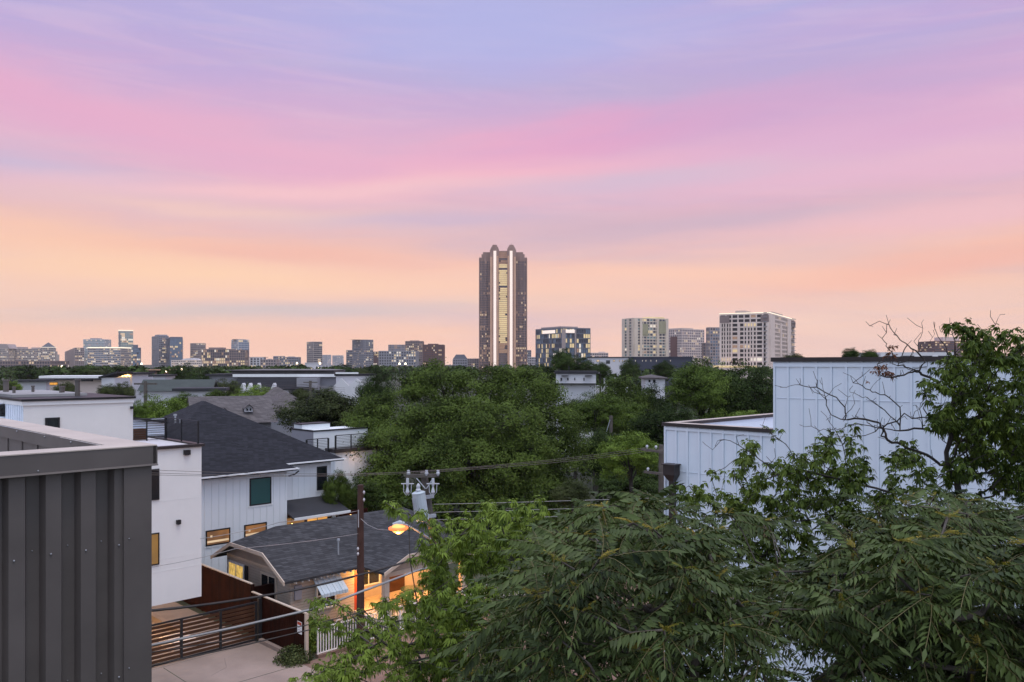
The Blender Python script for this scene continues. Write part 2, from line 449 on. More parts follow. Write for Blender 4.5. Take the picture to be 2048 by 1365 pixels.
kb = MB(fa); kb.box((-.28, .9, 0), (-.1, 3.4, .16)); kb.box((-2.3, 4.6, 0), (-2.05, 12, .22))
kb.build('kerb', M['concrete'])['kind'] = 'structure'

# ------------------------------------------------------------------ windows
def window(fr, parent, x0, z0, x1, z1, y=0.0, frame=.06, glass='glass', fm='dark_trim', bars=0, cross=0, depth=.05, sill=None):
    m = MB(fr); t = frame
    for a, b in (((x0, z0), (x1, z0 + t)), ((x0, z1 - t), (x1, z1)), ((x0, z0 + t), (x0 + t, z1 - t)), ((x1 - t, z0 + t), (x1, z1 - t))):
        m.box((a[0], y - depth, a[1]), (b[0], y + .02, b[1]))
    for i in range(bars):
        xc = x0 + (x1 - x0) * (i + 1) / (bars + 1); m.box((xc - t / 3, y - depth * .8, z0 + t), (xc + t / 3, y + .01, z1 - t))
    for i in range(cross):
        zc = z0 + (z1 - z0) * (i + 1) / (cross + 1); m.box((x0 + t, y - depth * .7, zc - t / 4), (x1 - t, y + .01, zc + t / 4))
    w = m.build('window', M[fm], parent)
    p = MB(fr); p.box((x0 + t, y - .034, z0 + t), (x1 - t, y - .026, z1 - t)); p.build('pane', M[glass] if isinstance(glass, str) else glass, w)
    if sill:
        s = MB(fr); s.box((x0 - .05, y - depth - .04, z0 - .07), (x1 + .05, y, z0 - .002)); s.build('sill', M[sill], w)
    return w

def battens(m, x0, x1, z0, z1, y, pitch, w=.05, d=.03):
    n = int((x1 - x0) / pitch)
    for i in range(n + 1):
        x = x0 + i * pitch
        m.box((x - w / 2, y - d, z0), (x + w / 2, y - .0005, z1))

# ------------------------------------------------------------------ charcoal steel clad building, left foreground
C0 = P(298, 728, 8.0); C0.z = 0
fm = Fr(C0, A, B); zt = zat(891, 8.0)
root = thing('steel_clad_building', 'charcoal corrugated steel building filling the lower left corner, pale flashing on top', 'building', C0)
m = MB(fm)
prof = [(0, 0), (.085, 0), (.112, .10), (.215, .10), (.25, 0)]
per = .292; x = -.235; pts = []
while x > -5.2:
    pts += [(x - a, b) for a, b in prof]
    x -= per
for i in range(len(pts) - 1):
    (xa, ya), (xb, yb) = pts[i], pts[i + 1]
    m.face([(xb, yb, 2), (xa, ya, 2), (xa, ya, zt - .19), (xb, yb, zt - .19)])
m.build('corrugated_wall', M['char_metal'], root)
m = MB(fm); m.box((-.245, -.035, 2), (.012, .03, zt - .19)); m.box((-.05, .031, 2), (.012, .25, zt - .19))
m.build('corner_trim', M['char_metal'], root)
# front fascia with a flared drip edge, and its pale top
m = MB(fm)
m.prism([(-5.2, -.05, zt - .175), (-5.2, -.075, zt - .19), (-5.2, -.062, zt - .195), (-5.2, -.036, zt - .178), (-5.2, -.036, zt - .004), (-5.2, -.05, zt - .004)], (5.262, 0, 0))
m.box((.02, -.05, zt - .19), (.05, .4, zt - .004))
m.build('front_fascia', M['char_metal'], root)
m = MB(fm); m.box((-5.2, -.056, zt - .004), (.056, .27, zt + .006))
m.box((-.31, .2705, zt - .004), (.056, 12, zt + .005))
m.build('coping', M['cap_metal'], root)
m = MB(fm); m.box((-.33, .27, zt - .14), (-.315, 12, zt - .006)); m.box((-5.2, .275, zt - .14), (-.335, .29, zt - .006))
m.build('inner_fascia', M['char_metal'], root)
m = MB(fm)
m.box((-.30, .3, zt - 1.2), (-.26, 12, zt - .14)); 
for k in range(18): m.box((-.312, .6 + k * .62, zt - 1.2), (-.3005, .66 + k * .62, zt - .14))
m.build('inner_wall', M['char_metal'], root)
m = MB(fm); m.face([(-5.2, .3, zt - 1.0), (-.3, .3, zt - 1.0), (-.3, 12, zt - 1.0), (-5.2, 12, zt - 1.0)])
m.build('roof', M['roof_flat'], root)
m = MB(fm); rr = random.Random(4)
for k in range(4):
    for zr in (zt - .92, zt - 2.17):
        for dx, r in ((-.045, .011), (-.17, .008)):
            m.ball((-.235 - k * per + dx - .0, (-.004 if dx > -.1 else .095), zr + rr.uniform(-.01, .01) + (.045 if dx < -.1 else 0)), r, 6)
for zr in (zt - .87, zt - 2.1, zt - 3.3): m.ball((-.2, -.037, zr), .008, 6)
for xx in (-.98, -3.0): m.ball((xx, -.052, zt - .155), .009, 6)
for xx in (1.2, 2.1, 3.2): m.ball((-.332, xx, zt - .03), .012, 6)
m.build_each('screw', M['screw'], root, 24, smooth=True)

# ------------------------------------------------------------------ white stucco house with rooftop terrace
E = P(403, 728, 35.2); E.z = 0
fe = Fr(E, A, B); ez0, ez1 = zat(1193, 35.2), zat(893, 35.2)
root = thing('stucco_house', 'white stucco house with roof terrace and overhung carport, beside the steel clad corner', 'house', E)
m = MB(fe); m.box((-13, 0, ez0), (0, 9, ez1)); m.box((-13, 1.0, .01), (-4.6, 9, ez0 - .003))
for z in (zat(946, 33.5), zat(1000, 34.4), zat(1122, 33.8), zat(1146, 33.8)): m.box((-12.9, -.006, z), (-.02, .004, z + .016))
m.build('wall', M['stucco'], root)
m = MB(fe); m.box((-13.1, -.10, ez1), (.10, .22, ez1 + .11)); m.box((-.22, .225, ez1), (.10, 9.1, ez1 + .11))
m.build('roof_edge', M['bronze'], root)
m = MB(fe)
for k in range(24): m.box((-9, .3 + k * .36, ez1 + .02), (-.25, .63 + k * .36, ez1 + .06))
m.build('terrace_deck', M['pale'], root)
for (pa, pb, ya, yb, g_) in ((285, 318, 938, 1000, 'glass_dull'), (285, 318, 1066, 1130, None)):
    xa, d = fe.at(pa); xb, d = fe.at(pb); x_, dd = fe.at(312)
    window(fe, root, xa, zat(yb, dd), xb, zat(ya, dd), 0, .05, g_ or emit_mat('mustard lit room', srgb(190, 135, 25), .55, .4, .8), bars=1)
for (px, py, w, h) in ((373, 905, .26, .2), (356, 1044, .17, .17)):
    x_, z_ = fe.xz(px, py); m = MB(fe); m.box((x_ - w / 2, -.12, z_ - h / 2), (x_ + w / 2, -.001, z_ + h / 2)); m.box((x_ - w / 3, -.10, z_ - h / 2 - .02), (x_ + w / 3, -.03, z_ - h / 2 - .001))
    m.build('wall_light', M['dark_trim'], root)
# the stair house on the roof
xr, dr = fe.at(266, .05); xl, dl = fe.at(47, .05); pz = zat(797, dr)
m = MB(fe); m.box((xl, .05, ez1 + .12), (xr, 9, pz - .16)); m.build('stair_house_wall', M['stucco'], root)
m = MB(fe); m.box((xl - .05, 0, pz - .16), (xr + .03, 9.1, pz - .005)); m.build('stair_house_fascia', M['white_trim'], root)
m = MB(fe); m.box((xl - .1, -.05, pz - .004), (xr + .08, 9.2, pz + .08)); m.build('stair_house_coping', M['dark_trim'], root)
fs = Fr(fe.w((xl, 0, 0)), -B, A)      # the side wall facing left
m = MB(fs); m.box((-9, -.012, ez1), (-.06, -.001, pz - .17)); battens(m, -8.9, -.1, ez1, pz - .17, -.012, .3)
m.build('side_siding', M['blue_white'], root)
x_, d_ = fs.at(10); z_ = zat(824, d_)
m = MB(fs); m.box((x_ - .1, -.2, z_ - .18), (x_ + .1, -.03, z_ + .3)); m.box((x_ + .1, -.1, z_ - .02), (x_ + .22, -.06, z_ + .08)); m.build('wall_light', M['dark_trim'], root)
xa, za = fe.xz(90, 858, .05); xb, zb = fe.xz(119, 835, .05)
window(fe, root, xa, za - .35, xb, zb, .05, .07, 'glass')
m = MB(fe); x_, _ = fe.at(262, .05); m.box((x_ - .04, -.08, pz - .42), (x_ + .06, .04, pz - .32)); m.build('wall_light', M['dark_trim'], root)
m = MB(fe)
for (px, y_, h, r) in ((12, 6, .55, .11), (28, 4, .3, .06), (66, 5, .3, .06), (122, 3.2, .3, .07), (126, 3.4, .3, .07), (155, 2.0, .6, .10)):
    x_, _ = fe.at(px, y_); x_ = min(max(x_, xl + .3), xr - .3)
    m.tube([(x_, y_, pz + .08), (x_, y_, pz + .1 + h), (x_, y_, pz + .1001 + h), (x_, y_, pz + .16 + h)], [r, r, r * 1.3, r * 1.3], 8)
m.build_each('roof_vent', M['char_metal'], root, 6)
m = MB(fe); x_, _ = fe.at(100, 3); m.box((x_ - 1.6, 2.0, pz + .085), (x_ + 1.1, 8, pz + .19)); m.build('roof_curb', M['roof_flat'], root)
# lower wing behind the terrace with a sloping dark eave
wx0 = fe.at(250, 5.2)[0]; wx1, wd = fe.at(329, 5.2); wz = zat(847, wd); wz0 = zat(835, wd - .8)
m = MB(fe); m.prism([(wx0, 5.2, ez1 + .13), (wx1, 5.2, ez1 + .13), (wx1, 5.2, wz), (wx0, 5.2, wz0)], (0, 3.6, 0))
for k in range(6): m.box((wx0, 5.17, ez1 + .2 + k * .14), (wx1 - .02, 5.199, ez1 + .22 + k * .14))
m.build('back_wing', M['blue_white'], root)
m = MB(fe); m.prism([(wx0, 5.0, wz0 + .01), (wx1 + .1, 5.0, wz + .005), (wx1 + .1, 5.0, wz + .09), (wx0, 5.0, wz0 + .1)], (0, 4, 0))
m.build('back_wing_roof', M['dark_trim'], root)
bx_ = fe.at(272, 4.2)[0]; m = MB(fe); m.box((bx_ - .5, 4.2, ez1 + .07), (bx_ + .5, 4.7, ez1 + .55)); m.build('bench', M['gate_slat'], root)
# terrace railing: one run across, one run along the right edge
def rail(fr, parent, a, b, z0, z1, rods, posts, r=.02, rr_=.007, mat_='dark_trim', skip=()):
    m = MB(fr); a = Vector(a); b = Vector(b)
    for i in range(posts + 1):
        p = a.lerp(b, i / posts); q = r * (1.6 if i in (0, posts) else 1.1)
        m.box((p.x - q, p.y - q, z0), (p.x + q, p.y + q, z1))
    m.tube([(a.x, a.y, z1), (b.x, b.y, z1)], r, 4)
    for k in range(rods):
        z = z0 + .08 + (z1 - z0 - .1) * k / rods; m.tube([(a.x, a.y, z), (b.x, b.y, z)], rr_, 4)
    return m.build('railing', M[mat_], parent)
rail(fe, root, (fe.at(255, 3.55)[0], 3.55, 0), (-.08, 3.55, 0), ez1 + .02, ez1 + 1.05, 9, 2, .022, .011)
rail(fe, root, (-.08, 3.5, 0), (-.08, .15, 0), ez1 + .1, ez1 + 1.07, 15, 2, .022, .017)
# carport: soffit lamps
m = MB(fe)
for x_, y_ in ((-2.2, 2.4), (-2.2, 5.6)): m.tube([(x_, y_, ez0 - .03), (x_, y_, ez0 - .004)], .1, 10)
m.build_each('soffit_lamp', M['bulb'], root, 2)
for i, (x_, y_) in enumerate(((-2.2, 2.4), (-2.2, 5.6))):
    lp = lamp('carport_lamp', fe.w((x_, y_, ez0 - .25)), 190, (1, .64, .32)); 

# ------------------------------------------------------------------ wooden fence, gate, sign
root = thing('board_fence', 'tall red brown board fence running back from the alley beside the tan bungalow', 'fence', FC)
m = MB(fa); rr = random.Random(8); y = 4.55
while y < 16:
    m.box((-.02, y, .05), (.0, y + .132, 2.24 + rr.uniform(-.01, .01)), rr.choice((0, 0, 0, 1))); y += .14
m.build('board_panel', [M['fence_red'], M['fence_dark']], root)
m = MB(fa); m.box((-.06, 4.5, 2.25), (.05, 16, 2.29)); m.build('top_cap', M['tan_trim'], root)
m = MB(fa)
for y in (4.48, 7, 9.5, 12, 14.5): m.box((.0, y, 0), (.1, y + .1, 2.24))
m.build_each('post', M['fence_dark'], root, 5)
m = MB(fa); y = .08
while y < 4.4:
    m.box((-.02, y, .05), (.0, y + .132, 1.9 + rr.uniform(-.01, .01)), rr.choice((0, 1, 1))); y += .14
m.build('board_panel', [M['fence_dark'], M['fence_red']], root)
m = MB(fa); m.box((-.06, -.02, 1.91), (.05, 4.47, 1.95)); m.build('top_cap', M['tan_trim'], root)
m = MB(fa); m.box((-.04, -.06, 0), (.08, .06, 1.905)); m.build('corner_post', M['tan_trim'], root)
m = MB(fa); m.box((.3, 4.9, 0), (3.0, 4.95, 1.95)); m.box((.3, 4.86, 1.955), (3.0, 4.99, 1.99)); m.build('return_panel', M['fence_dark'], root)
m = MB(fa)
sg = MB(fa); sg.box((-.035, .28, 1.0), (-.024, .62, 1.5)); sgo = tag(sg.build('warning_sign', M['white_trim'], None, fa.w((-.03, .45, 1.0))), 'small white notice with a red band fixed to the dark board fence', 'sign')
m = MB(fa); m.box((-.039, .30, 1.36), (-.0352, .60, 1.48)); m.build('red_band', M['red_paint'], sgo)
m = MB(fa)
for k in range(3): m.box((-.0385, .34, 1.08 + k * .08), (-.0352, .56, 1.10 + k * .08))
m.build('print_line', M['gray'], sgo)

root = thing('driveway_gate', 'sliding driveway gate of wide brown slats in a black frame', 'gate', fa.w((-3, 3.6, 0)))
m = MB(fa)
for x in (-5.2, -3.55, -1.9, -.3): m.box((x - .05, 3.55, .06), (x + .05, 3.63, 1.72))
for z in (.06, 1.66): m.box((-7.6, 3.56, z), (-.3, 3.62, z + .07))
m.box((-.2, 3.5, 0), (-.06, 3.66, 1.85))
m.build('gate_frame', M['dark_trim'], root)
m = MB(fa)
for k in range(9): m.box((-7.6, 3.575, .16 + k * .168), (-.34, 3.60, .275 + k * .168))
m.build('slat', M['gate_slat'], root)
m = MB(fa); m.box((-3.4, 4.6, .012), (-2.3, 6.2, .30)); m.box((-3.3, 4.7, .301), (-2.4, 6.1, .36))
m.box((-3.35, 4.62, .361), (-3.3, 6.1, .40))
tag(m.build('pallet', M['cream'], None, fa.w((-2.9, 5.4, 0))), 'low pale slab stack lying on the drive behind the gate', 'slab')

# ------------------------------------------------------------------ dark roofed white house
J = P(573, 728, 47); J.z = 0
fj = Fr(J, A, B)
root = thing('hip_roof_house', 'white board and batten house under a big charcoal hip roof', 'house', J)
m = MB(fj); m.box((-11, 0, 0), (0, 11, 6.0)); m.box((.002, 1.5, 0), (3.86, 13, 6.1))
battens(m, -10.8, -.05, 0, 6.0, 0, .40); battens(m, .05, 3.8, 3.4, 6.1, 1.5, .40)
m.box((-10.9, -.008, 4.28), (-.1, -.0005, 4.292)); m.box((-.09, -.03, 0), (.012, -.0005, 6)); m.box((3.78, 1.47, 3), (3.875, 1.4995, 6.1))
m.build('wall', M['white_board'], root)
def hip(m, x0, x1, y0, y1, z, slope, th=.12):
    w, l = x1 - x0, y1 - y0; h = min(w, l) / 2; zr = z + h * slope
    if w >= l: r0, r1 = (x0 + h, (y0 + y1) / 2), (x1 - h, (y0 + y1) / 2)
    else: r0, r1 = ((x0 + x1) / 2, y0 + h), ((x0 + x1) / 2, y1 - h)
    ps = [(x0, y0, z), (x1, y0, z), (x1, y1, z), (x0, y1, z), (*r0, zr), (*r1, zr), (x0, y0, z - th), (x1, y0, z - th), (x1, y1, z - th), (x0, y1, z - th)]
    if w >= l: fs_ = [(0, 1, 5, 4), (1, 2, 5), (2, 3, 4, 5), (3, 0, 4)]
    else: fs_ = [(0, 1, 4), (1, 2, 5, 4), (2, 3, 5), (3, 0, 4, 5)]
    m.solid(ps, fs_ + [(6, 9, 8, 7), (0, 6, 7, 1), (1, 7, 8, 2), (2, 8, 9, 3), (3, 9, 6, 0)])
m = MB(fj); hip(m, -7.6, 4.5, 1.0, 13.6, 6.16, .585); hip(m, -11, .45, -.45, 8.5, 6.05, .58)
m.build('roof', M['roof_dark'], root)
m = MB(fj); m.box((-11, -.54, 6.0), (.45, -.455, 6.075)); m.box((.455, .91, 6.11), (4.6, .995, 6.185)); m.box((.455, -.54, 6.0), (.54, .87, 6.06))
m.build('gutter', M['white_trim'], root)
m = MB(fj)
m.tube([(.5, -.5, 5.9), (.35, -.3, 5.7), (.1, -.05, 5.6)], .04, 6)
m.build('downspout', M['dark_trim'], root)
for (pa, pb, ya, yb, g_, yl) in ((499, 542, 953, 1007, 'glass_teal', 0), (411, 460, 1055, 1082, 'lit_room', 0), (488, 533, 1044, 1068, 'lit_room', 0), (633, 653, 932, 979, 'glass', 1.5)):
    xa, da = fj.at(pa, yl); xb, db = fj.at(pb, yl); zt_, zb_ = zat(ya, db), zat(yb, db)
    if g_ == 'lit_room':
        g_ = M.setdefault('lit_room', emit_mat('dim amber room', srgb(190, 125, 55), .55, .55, 1.2))
        zb_ -= .1
    w_ = window(fj, root, xa, zb_, xb, zt_, yl, .07, g_, cross=(1 if yl else 0))
    if g_ is M.get('lit_room'):
        m = MB(fj); m.box((xa + .08, -.038, zb_ + .16), (xb - .08, -.0345, zb_ + .27)); m.box((xa + .25, -.038, zt_ - .4), (xa + .36, -.0345, zt_ - .28)); m.build('lit_counter', M['lit_warm'], w_)
    m = MB(fj); m.box((xa - .08, yl - .035, zb_ - .09), (xb + .08, yl - .001, zb_ - .002)); m.build('sill', M['white_trim'], w_)
# roof jacks
m = MB(fj)
xv, yv = -4.6, 4.2
m.tube([(xv, yv, 8.2), (xv, yv, 9.05), (xv, yv, 9.051), (xv, yv, 9.15)], [.05, .05, .09, .09], 6); m.tube([(xv + .35, yv + .2, 8.2), (xv + .35, yv + .2, 8.8), (xv + .35, yv + .2, 8.801), (xv + .35, yv + .2, 8.84)], [.04, .04, .05, .05], 6)
m.build_each('roof_vent', M['galv'], root, 2)
# lean-to porch with a warm lit room below
m = MB(fj); xa, d_ = fj.at(690, -.9); m.prism([(.05, 1.46, 3.95), (.05, -.75, 3.28), (.05, -.75, 3.18), (.05, 1.46, 3.85)], (xa + .4, 0, 0))
m.build('porch_roof', M['roof_slate'], root)
m = MB(fj); m.box((.05, -.83, 3.16), (xa + .45, -.755, 3.29)); m.build('porch_fascia', M['white_trim'], root)
m = MB(fj); m.box((.05, 1.40, .1), (3.9, 1.49, 3.3)); m.build('porch_back_wall', M['fence_red'], root)
m = MB(fj); m.box((3.9, .9, .1), (6.2, 1.0, 2.9)); m.build('side_fence', M['fence_red'], root)
window(fj, root, .25, .6, 2.0, 2.95, 1.39, .06, M['lit_room'], bars=1)
window(fj, root, 2.1, .6, 3.6, 2.95, 1.39, .06, 'lit_amber', bars=1)
m = MB(fj)
for (x_, z_) in ((1.0, 2.55), (2.9, 2.4), (4.9, 2.6)): m.ball((x_, 1.1 if x_ < 4 else .85, z_), .07, 8)
m.build_each('porch_lamp', M['bulb'], root, 3)
lamp('porch_light', fj.w((2.2, .3, 2.7)), 60, (1, .62, .3))

# ------------------------------------------------------------------ white house with deck behind it
C = P(627, 728, 57); C.z = 0
fk = Fr(C, A, B)
root = thing('deck_house', 'small white flat roofed house with deck railing behind the charcoal hip roof', 'house', C)
xR, dR = fk.at(735); zt_ = zat(864, 57)
m = MB(fk); m.box((0, 0, 0), (xR, 2.9, zt_)); m.box((.12, 1.7, zt_ + .002), (2.4, 2.8, zt_ + .38)); m.build('wall', M['white_board'], root)
fl = Fr(C, -B, A); 
m = MB(fl); m.box((-2.88, -.03, 0), (-.01, -.002, zt_)); m.build('gray_side', M['gray'], root)
m = MB(fk); m.box((-.06, -.06, zt_ + .0025), (xR, .1, zt_ + .09)); m.box((-.06, .105, zt_ + .0025), (.1, 2.95, zt_ + .09)); m.box((.06, 1.64, zt_ + .385), (2.46, 2.86, zt_ + .44)); m.build('coping', M['dark_trim'], root)
m = MB(fk); m.box((.9, -1.3, 5.85), (xR + .6, -.03, 6.1)); m.build('deck', M['bronze'], root)
m = MB(fk); m.box((1.0, -1.1, 0), (xR, -.031, 5.84)); battens(m, 1.1, xR, 0, 5.8, -1.1, .5); m.build('lower_wall', M['white_board'], root)
rail(fk, root, (1.0, -1.2, 0), (xR + .3, -1.2, 0), 6.1, 7.05, 8, 3, .03, .012)
rail(fk, root, (-.9, -.6, 0), (.8, -.6, 0), 5.9, 6.85, 8, 2, .03, .012)
lamp('deck_light', fk.w((2.5, -1.9, 5.5)), 14, (1, .6, .4))
m = MB(fk)
for k in range(4): m.ball((1.9 + k * .35, -1.16, 5.6), .05, 6)
m.build_each('deck_lamp', M['dark_trim'], root, 4)

# ------------------------------------------------------------------ tan bungalow
K = P(569, 728, 36); K.z = 0
fb = Fr(K, A, B)
root = thing('bungalow', 'tan bungalow with grey shingle roof, clipped gables and a glowing orange porch', 'house', K)
LB, WB, ze, sl_ = 10.6, 7.0, 2.46, .50
zr_ = ze + WB / 2 * sl_
def gable_clip(m, x0, x1, y0, y1, z, slope, clip, th=.1):
    """jerkinhead roof, ridge along x: the ridge stops `clip` short of both ends and slopes to a half-height gable top"""
    yc = (y0 + y1) / 2; h = (y1 - y0) / 2; zr = z + h * slope; k = .55
    zg = z + h * slope * k; dy = h * (1 - k)
    ps = [(x0, y0, z), (x1, y0, z), (x1, yc - dy, zg), (x1 - clip, yc, zr), (x0 + clip, yc, zr), (x0, yc - dy, zg),
          (x0, y1, z), (x1, y1, z), (x1, yc + dy, zg), (x0, yc + dy, zg)]
    top = [(0, 1, 2, 3, 4, 5), (7, 6, 9, 4, 3, 8), (5, 4, 9), (2, 8, 3)]
    n = len(ps); ps += [(a, b, c - th) for a, b, c in ps]
    faces = top + [tuple(i + n for i in f)[::-1] for f in top]
    loop = [0, 1, 2, 8, 7, 6, 9, 5]
    for i in range(len(loop)):
        a_, b_ = loop[i], loop[(i + 1) % len(loop)]; faces.append((a_, a_ + n, b_ + n, b_))
    m.solid(ps, faces)
    return zg, zr, dy, yc
m = MB(fb); zg, zr, dy, yc = gable_clip(m, 0, LB, -.0, WB, ze, sl_, 1.5)
rf = m.build('roof', M['roof_gray'], root)
m = MB(fb); m.tube([(3.4, 1.0, 2.9), (3.4, 1.0, 3.6)], .035, 6); m.tube([(3.4, 1.0, 3.6), (3.4, 1.0, 3.7)], .07, 6); m.build('roof_vent', M['galv'], rf)
# rake boards on the near gable
def board(m, a, b, t=.05, h=.17):
    a = Vector(a); b = Vector(b)
    m.prism([tuple(a), tuple(b), tuple(b - Vector((0, 0, h))), tuple(a - Vector((0, 0, h)))], (-t, 0, 0))
m = MB(fb)
gx = -.002
for a_, b_ in (((gx, -.02, ze + .02), (gx, yc - dy, zg + .02)), ((gx, yc - dy + .003, zg + .02), (gx, yc + dy - .003, zg + .02)), ((gx, yc + dy, zg + .02), (gx, WB + .1, ze + .0))): board(m, a_, b_)
m.build('rake_board', M['tan_trim'], root)
# walls
m = MB(fb)
x0w = .55
m.prism([(x0w, .45, 0), (x0w, WB - .45, 0), (x0w, WB - .45, ze + .1), (x0w, yc + dy, zg - .12), (x0w, yc - dy, zg - .12), (x0w, .45, ze + .1)], (1.8, 0, 0))
m.box((x0w + 1.802, .45, 0), (3.9, WB - .45, ze + .1)); m.box((3.9, 1.9, 0), (LB - .5, WB - .45, ze + .1))
m.build('wall', M['lap_tan'], root)
m = MB(fb)
m.prism([(x0w - .012, 1.0, 2.62), (x0w - .012, WB - 1.0, 2.62), (x0w - .012, yc + dy, zg - .14), (x0w - .012, yc - dy, zg - .14)], (.011, 0, 0))
m.build('gable_panel', M['tan_panel'], root)
m = MB(fb); m.box((x0w - .03, .5, 2.56), (x0w - .013, WB - .5, 2.62)); m.build('gable_trim', M['tan_trim'], root)
fg = Fr(fb.w((x0w, 0, 0)), -B, A)   # gable wall, x to the right (towards the alley)
for (pa, pb, zb_, zt_, g_) in ((457, 489, 1.3, 2.32, 'lit'), (522, 553, 1.0, 2.32, 'glass')):
    xa, _ = fg.at(pa, -.03); xb, _ = fg.at(pb, -.03)
    gl = emit_mat('yellow lit blinds', srgb(250, 205, 110), .8, .5, 6) if g_ == 'lit' else 'glass'
    window(fg, root, xa, zb_, xb, zt_, -.02, .1, gl, 'tan_trim' if g_ != 'lit' else 'white_trim', bars=1, sill='tan_trim')
    if g_ == 'lit':
        m = MB(fg); m.box((xb + .06, -.07, zb_), (xb + .36, -.021, zt_)); m.build('shutter', M['dark_trim'], root)
# front wall: awning window, meter box, eave tails
m = MB(fb)
for k in range(11): m.box((.6 + k * .32, .06, ze - .19), (.65 + k * .32, .44, ze - .105))
m.build_each('rafter_tail', M['white_trim'], root, 11)
xa, za = fb.xz(632, 1216, .42); xb, zb = fb.xz(672, 1160, .42)
window(fb, root, xa, .75, xb, 2.0, .43, .08, 'glass', 'white_trim', bars=1, cross=1)
aw = MB(fb); n_ = 9
for k in range(n_):
    xs = xa - .18 + (xb - xa + .36) * k / n_; xe = xa - .18 + (xb - xa + .36) * (k + 1) / n_ - .012; q = .012 * (k % 2)
    aw.prism([(xs, .40, 2.2 + q), (xs, -.32, 1.62 + q), (xs, -.34, 1.5 + q), (xs, -.355, 1.5 + q), (xs, -.34, 1.65 + q), (xs, .40, 2.23 + q)], (xe - xs, 0, 0))
aw.build('awning', M['transformer'], root)
m = MB(fb); m.box((.62 + .1, .34, 1.45), (.62 + .45, .445, 2.1)); m.build('meter_box', M['gray'], root)
# recessed entry and front porch under a cross gable
px0, px1, py0 = 4.1, 9.6, -1.7
xc = (px0 + px1) / 2; hp = (px1 - px0) / 2; zpe = 2.42; k_ = .5; zpr = zpe + hp * .46; zpg = zpe + hp * .46 * k_; dxp = hp * (1 - k_)
ps = [(px0, py0, zpe), (px0, 3.4, zpe), (xc, 3.4, zpr), (xc, py0 + 1.1, zpr), (xc - dxp, py0, zpg), (px1, py0, zpe), (px1, 3.4, zpe), (xc + dxp, py0, zpg)]
tops = [(0, 4, 3, 2, 1), (5, 6, 2, 3, 7), (4, 7, 3)]
n = len(ps); ps += [(a, b, c - .1) for a, b, c in ps]
fcs = tops + [tuple(i + n for i in f)[::-1] for f in tops]
lp_ = [0, 4, 7, 5, 6, 2, 1]
for i in range(len(lp_)):
    a_, b_ = lp_[i], lp_[(i + 1) % len(lp_)]; fcs.append((a_, b_, b_ + n, a_ + n))
m = MB(fb); m.solid(ps, fcs); m.build('porch_roof', M['roof_gray'], root)
m = MB(fb)
def fboard(a, b, h=.17, t=.05):
    m.prism([(a[0], py0 - .002, a[1]), (b[0], py0 - .002, b[1]), (b[0], py0 - .002, b[1] - h), (a[0], py0 - .002, a[1] - h)], (0, -t, 0))
fboard((px0 - .03, zpe + .02), (xc - dxp, zpg + .02)); fboard((xc - dxp + .003, zpg + .02), (xc + dxp - .003, zpg + .02)); fboard((xc + dxp, zpg + .02), (px1 + .03, zpe + .02))
m.build('porch_rake_board', M['tan_trim'], root)
m = MB(fb); m.prism([(px0 + .35, py0 + .35, 2.32), (px1 - .35, py0 + .35, 2.32), (xc + dxp, py0 + .35, zpg - .11), (xc - dxp, py0 + .35, zpg - .11)], (0, .08, 0)); m.build('porch_gable_panel', M['tan_panel'], root)
m = MB(fb); m.box((px0 + .2, py0 + .3, 2.1), (px1 - .2, py0 + .5, 2.315)); m.build('porch_beam', M['tan_trim'], root)
for x_ in (px0 + .35, xc + .6, px1 - .4):
    m = MB(fb); m.box((x_ - .13, py0 + .27, .3), (x_ + .13, py0 + .53, 2.095)); m.box((x_ - .19, py0 + .2, 0), (x_ + .19, py0 + .6, .8)); m.build('porch_post', M['tan_trim'], root)
m = MB(fb); m.box((3.95, .5, 0), (4.1, .65, 2.3)); m.build('red_post', M['red_paint'], root)
m = MB(fb); m.box((3.9, py0 + .1, 0), (px1, 1.895, .3)); m.build('porch_floor', M['tan_trim'], root)
m = MB(fb); m.box((px0, 1.85, .3), (px1, 1.895, 2.4)); m.box((3.905, .5, .3), (3.95, 1.84, 2.4)); m.build('porch_back_wall', M['tan_trim'], root)
window(fb, root, 5.0, .9, 6.4, 2.1, 1.84, .08, 'glass', 'white_trim', bars=1)
m = MB(fb); m.box((7.0, 1.80, .3), (7.95, 1.845, 2.25)); dr_ = m.build('door', M['gate_slat'], root)
m = MB(fb); m.ball((7.12, 1.78, 1.25), .04, 6); m.build('handle', M['galv'], dr_)
m = MB(fb)
for x_, y_ in ((4.7, .3), (8.3, .3)): m.ball((x_, y_, 2.3), .08, 8)
m.build_each('porch_bulb', M['bulb'], root, 2)
for x_, y_, e_ in ((4.7, .1, 380), (8.3, .1, 380)): lamp('porch_lamp', fb.w((x_, y_, 2.1)), e_, (1, .46, .11))
# round table standing in for the blue-green shape by the rail
ch = thing('patio_table', 'teal round patio table standing on the glowing bungalow porch', 'table', fb.w((6.6, -.6, .3)))
m = MB(fb); m.tube([(6.6, -.6, 1.0), (6.6, -.6, 1.05)], .6, 16); m.build('tabletop', M['glass_teal'], ch)
m = MB(fb); m.tube([(6.6, -.6, .3), (6.6, -.6, 1.0)], .05, 8); m.tube([(6.6, -.6, .3), (6.6, -.6, .34)], .3, 12); m.build('pedestal', M['dark_trim'], ch)

